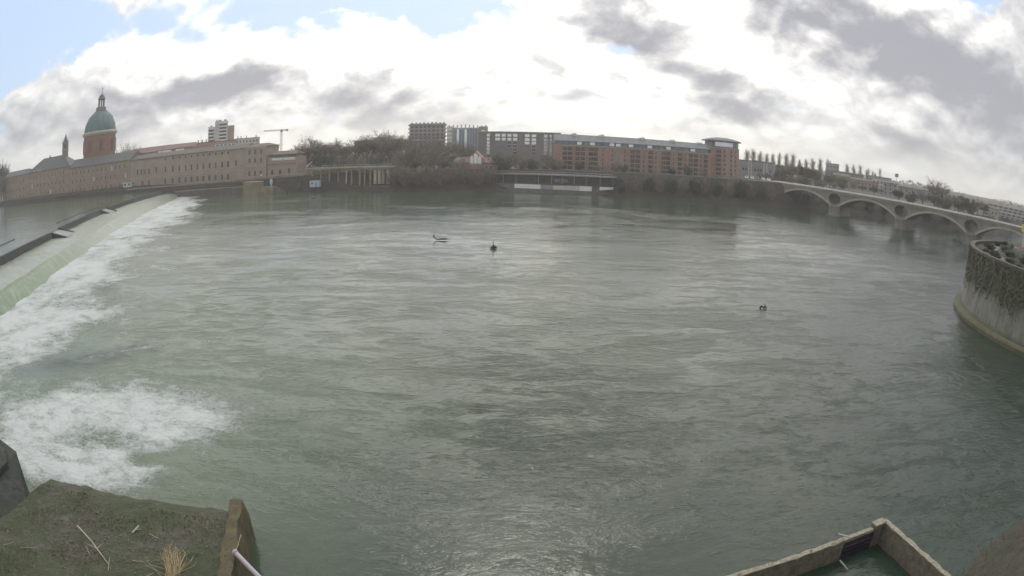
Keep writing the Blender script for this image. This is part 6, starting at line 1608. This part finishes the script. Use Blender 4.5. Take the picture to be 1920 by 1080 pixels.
def lock():
    t = thing('lock_wall', 'pale concrete lock wall corner with a dark stoplog slot at the bottom right', 'lock wall', (19, 26, 0)); T = Vector((19, 26, 0))

    def rough_wall(a, b, w, z0, z1, name, seed, n=46):
        """wall along a-b with a worn, uneven top edge"""
        a = Vector(a); b = Vector(b); d = (b - a).normalized(); nn = Vector((-d.y, d.x)); mb = MB(); tp = MB(); vs = []; tv = []
        for k in range(n):
            p = a.lerp(b, k / (n - 1)); j = [float(vnoise(np.array([k * .45 + 9 * q]), np.array([q * 2.7]), seed)[0]) for q in range(4)]
            l = p + nn * (w / 2 + .05 * j[0]); r = p - nn * (w / 2 + .05 * j[1]); zl, zr = z1 + .06 * j[2], z1 + .05 * j[3]
            vs += [(r.x - T.x, r.y - T.y, z0), (r.x - T.x, r.y - T.y, zr), (l.x - T.x, l.y - T.y, zl), (l.x - T.x, l.y - T.y, z0)]
            l2 = p + nn * (w / 2 + .02 + .04 * j[2]); r2_ = p - nn * (w / 2 - .03 + .07 * j[3])
            tv += [(r2_.x - T.x, r2_.y - T.y, zr + .012), (l2.x - T.x, l2.y - T.y, zl + .012)]
        mb.add(vs, [(k * 4 + i, k * 4 + i + 1, (k + 1) * 4 + i + 1, (k + 1) * 4 + i) for k in range(n - 1) for i in range(3)] + [(0, 3, 2, 1), tuple((n - 1) * 4 + i for i in range(4))])
        mb.build(name, M['lockwall'], t)
        tp.add(tv, [(k * 2, k * 2 + 2, k * 2 + 3, k * 2 + 1) for k in range(n - 1)]); tp.build('coping', M['locktop'], t)
    rough_wall((11.2, 25.0), (19.6, 26.75), .36, -1.5, 1.5, 'wall', 501)
    rough_wall((23.35, 27.75), (24.7, 19.0), .40, -1.5, 1.65, 'wall', 503)
    mb = MB(); mb.obox((19.75, 26.82), (22.3, 27.32), .3, -1.5, 1.2); mb.build('stoplog', M['steel'], t).location = -T
    for k in range(3):
        mb = MB(); mb.obox((19.75, 26.58), (22.25, 27.06), .10, .25 + .3 * k, .37 + .3 * k); mb.build('stoplog_rib', M['steel'], t).location = -T
    mb = MB(); mb.obox((19.7, 26.9), (22.3, 27.4), .34, 1.21, 1.42); mb.build('stoplog_top', M['locktop'], t).location = -T
    mb = MB(); mb.obox((22.35, 27.42), (23.3, 27.62), .55, -1.5, 1.6); mb.build('pillar', M['lockwall'], t).location = -T
    mb = MB(); mb.obox((22.3, 27.42), (23.36, 27.64), .62, 1.61, 1.7); mb.build('pillar_cap', M['locktop'], t).location = -T
    mb = MB(); mb.tube((19.25, 27.15, 1.75), (19.95, 26.45, 1.75), .06, .06, 6); mb.build('bracket', M['pipe'], t).location = -T
    mb = MB(); mb.tube((19.3, 25.95, .5), (19.75, 25.3, .12), .05, .05, 6); mb.build('rod', M['drift'], t).location = -T
    # dark sloping bank at the corner
    nu, nv = 60, 40
    U, V = np.meshgrid(np.linspace(0, 1, nu), np.linspace(0, 1, nv))
    e0 = np.array([(22.5, 14.0), (25.6, 21.6), (29.7, 23.7), (33.5, 25.0), (40.5, 27.2), (52, 32)]); tt = np.linspace(0, 1, len(e0))
    ex, ey = np.interp(U, tt, e0[:, 0]), np.interp(U, tt, e0[:, 1])
    X = ex + V * 9 + .3 * fbm(U * 9, V * 5, 601, 3); Y = ey - V * 13; Z = -.6 + V * 6.2 + .5 * fbm(X * .5, Y * .5, 603, 4)
    mb = MB(); mb.add(np.c_[X.ravel(), Y.ravel(), Z.ravel()].tolist(), [(j * nu + i, j * nu + i + 1, (j + 1) * nu + i + 1, (j + 1) * nu + i) for j in range(nv - 1) for i in range(nu - 1)])
    tag(mb.build('corner_riverbank', M['mud'], smooth=True), 'dark muddy bank in the bottom right corner', kind='structure')
    r = random.Random(12); mb = MB()
    for k in range(900):
        j, i = r.randrange(nv - 12), r.randrange(nu); p = Vector((X[j, i], Y[j, i], Z[j, i])); a = r.uniform(0, 6.28); h = r.uniform(.2, .7)
        mb.add([p + Vector((-.02, 0, -.05)), p + Vector((.02, 0, -.05)), p + Vector((h * .6 * math.cos(a), h * .6 * math.sin(a), h))], [(0, 1, 2)])
    tag(mb.build('weeds', M['moss']), kind='stuff')
    t = thing('leaning_stalk', 'thin brown stalk leaning on the dark corner bank', 'stalk', (28.5, 22.8, 1.1), -.6)
    mb = MB(); mb.tube((-.6, .5, .9), (1.2, -.8, .25), .022, .016, 5); mb.build('stem', M['wood'], t)
    mb = MB(); mb.tube((.2, -.1, .6), (.5, .3, .75), .014, .008, 5); mb.build('shoot', M['wood'], t)


lock()


# ------------------------------------------------------------------ snags in the river
def snags():
    def snag(label, loc, parts, name='driftwood_snag', cat='driftwood'):
        t = thing(name, label, cat, loc)
        for nm, segs in parts:
            mb = MB()
            for (a, b, ra, rb) in segs: mb.tube(a, b, ra, rb, 7)
            mb.build(nm, M['wetwood'], t)
    snag('dark driftwood trunk lying low with one upright broken limb, left of the other snags', (-18.2, 150.5, .05), [('trunk', [((.8, -.2, .15), (2.6, -.3, .28), .12, .24), ((2.6, -.3, .28), (3.3, -.3, .22), .24, .12), ((3.3, -.3, .22), (4.2, -.2, .1), .06, .04)]), ('limb', [((.9, -.2, .1), (.1, .1, .75), .13, .13), ((.1, .1, .75), (.25, .1, 1.3), .14, .07)])])
    snag('dark root stump with a single upright prong in mid river', (-4.0, 138.5, .05), [('stump', [((-.7, 0, .15), (0, 0, .45), .12, .38), ((0, 0, .45), (.75, .1, .2), .38, .1), ((0, 0, -.3), (0, 0, .5), .4, .33)]), ('prong', [((0, 0, .4), (-.1, 0, 1.1), .12, .09), ((-.1, 0, 1.1), (-.12, .05, 1.7), .09, .04)])])
    snag('small dark snag of two humps and a prong nearest the round quay', (37.4, 89.6, .02), [('hump', [((-.5, 0, 0), (-.25, 0, .38), .14, .14), ((-.25, 0, .38), (.1, 0, .1), .14, .08)]), ('hump', [((.1, -.05, .05), (.4, 0, .3), .12, .17), ((.4, 0, .3), (.65, 0, 0), .17, .08)]), ('prong', [((.35, 0, .25), (.3, 0, .75), .07, .05)])])
    snag('tiny dark floating log far out near the ramp bank', (-86.5, 275.2, .05), [('log', [((-.9, 0, .1), (.9, .1, .15), .18, .22)]), ('knot', [((.3, 0, .15), (.5, 0, .6), .08, .05)])])


snags()

# ------------------------------------------------------------------ haze
HAZE = 0.00038
hz = bpy.data.materials.new('haze_air'); hz.use_nodes = True
for nd in list(hz.node_tree.nodes):
    if nd.type != 'OUTPUT_MATERIAL': hz.node_tree.nodes.remove(nd)
pv = hz.node_tree.nodes.new('ShaderNodeVolumePrincipled')
pv.inputs['Color'].default_value = (1.0, 0.985, 0.95, 1); pv.inputs['Density'].default_value = HAZE; pv.inputs['Anisotropy'].default_value = 0.55
hz.node_tree.links.new(pv.outputs[0], hz.node_tree.nodes['Material Output'].inputs['Volume'])
mb = MB(); mb.box(-2300, 2300, -900, 2300, -2.6, 92)
tag(mb.build('haze', hz), kind='stuff')
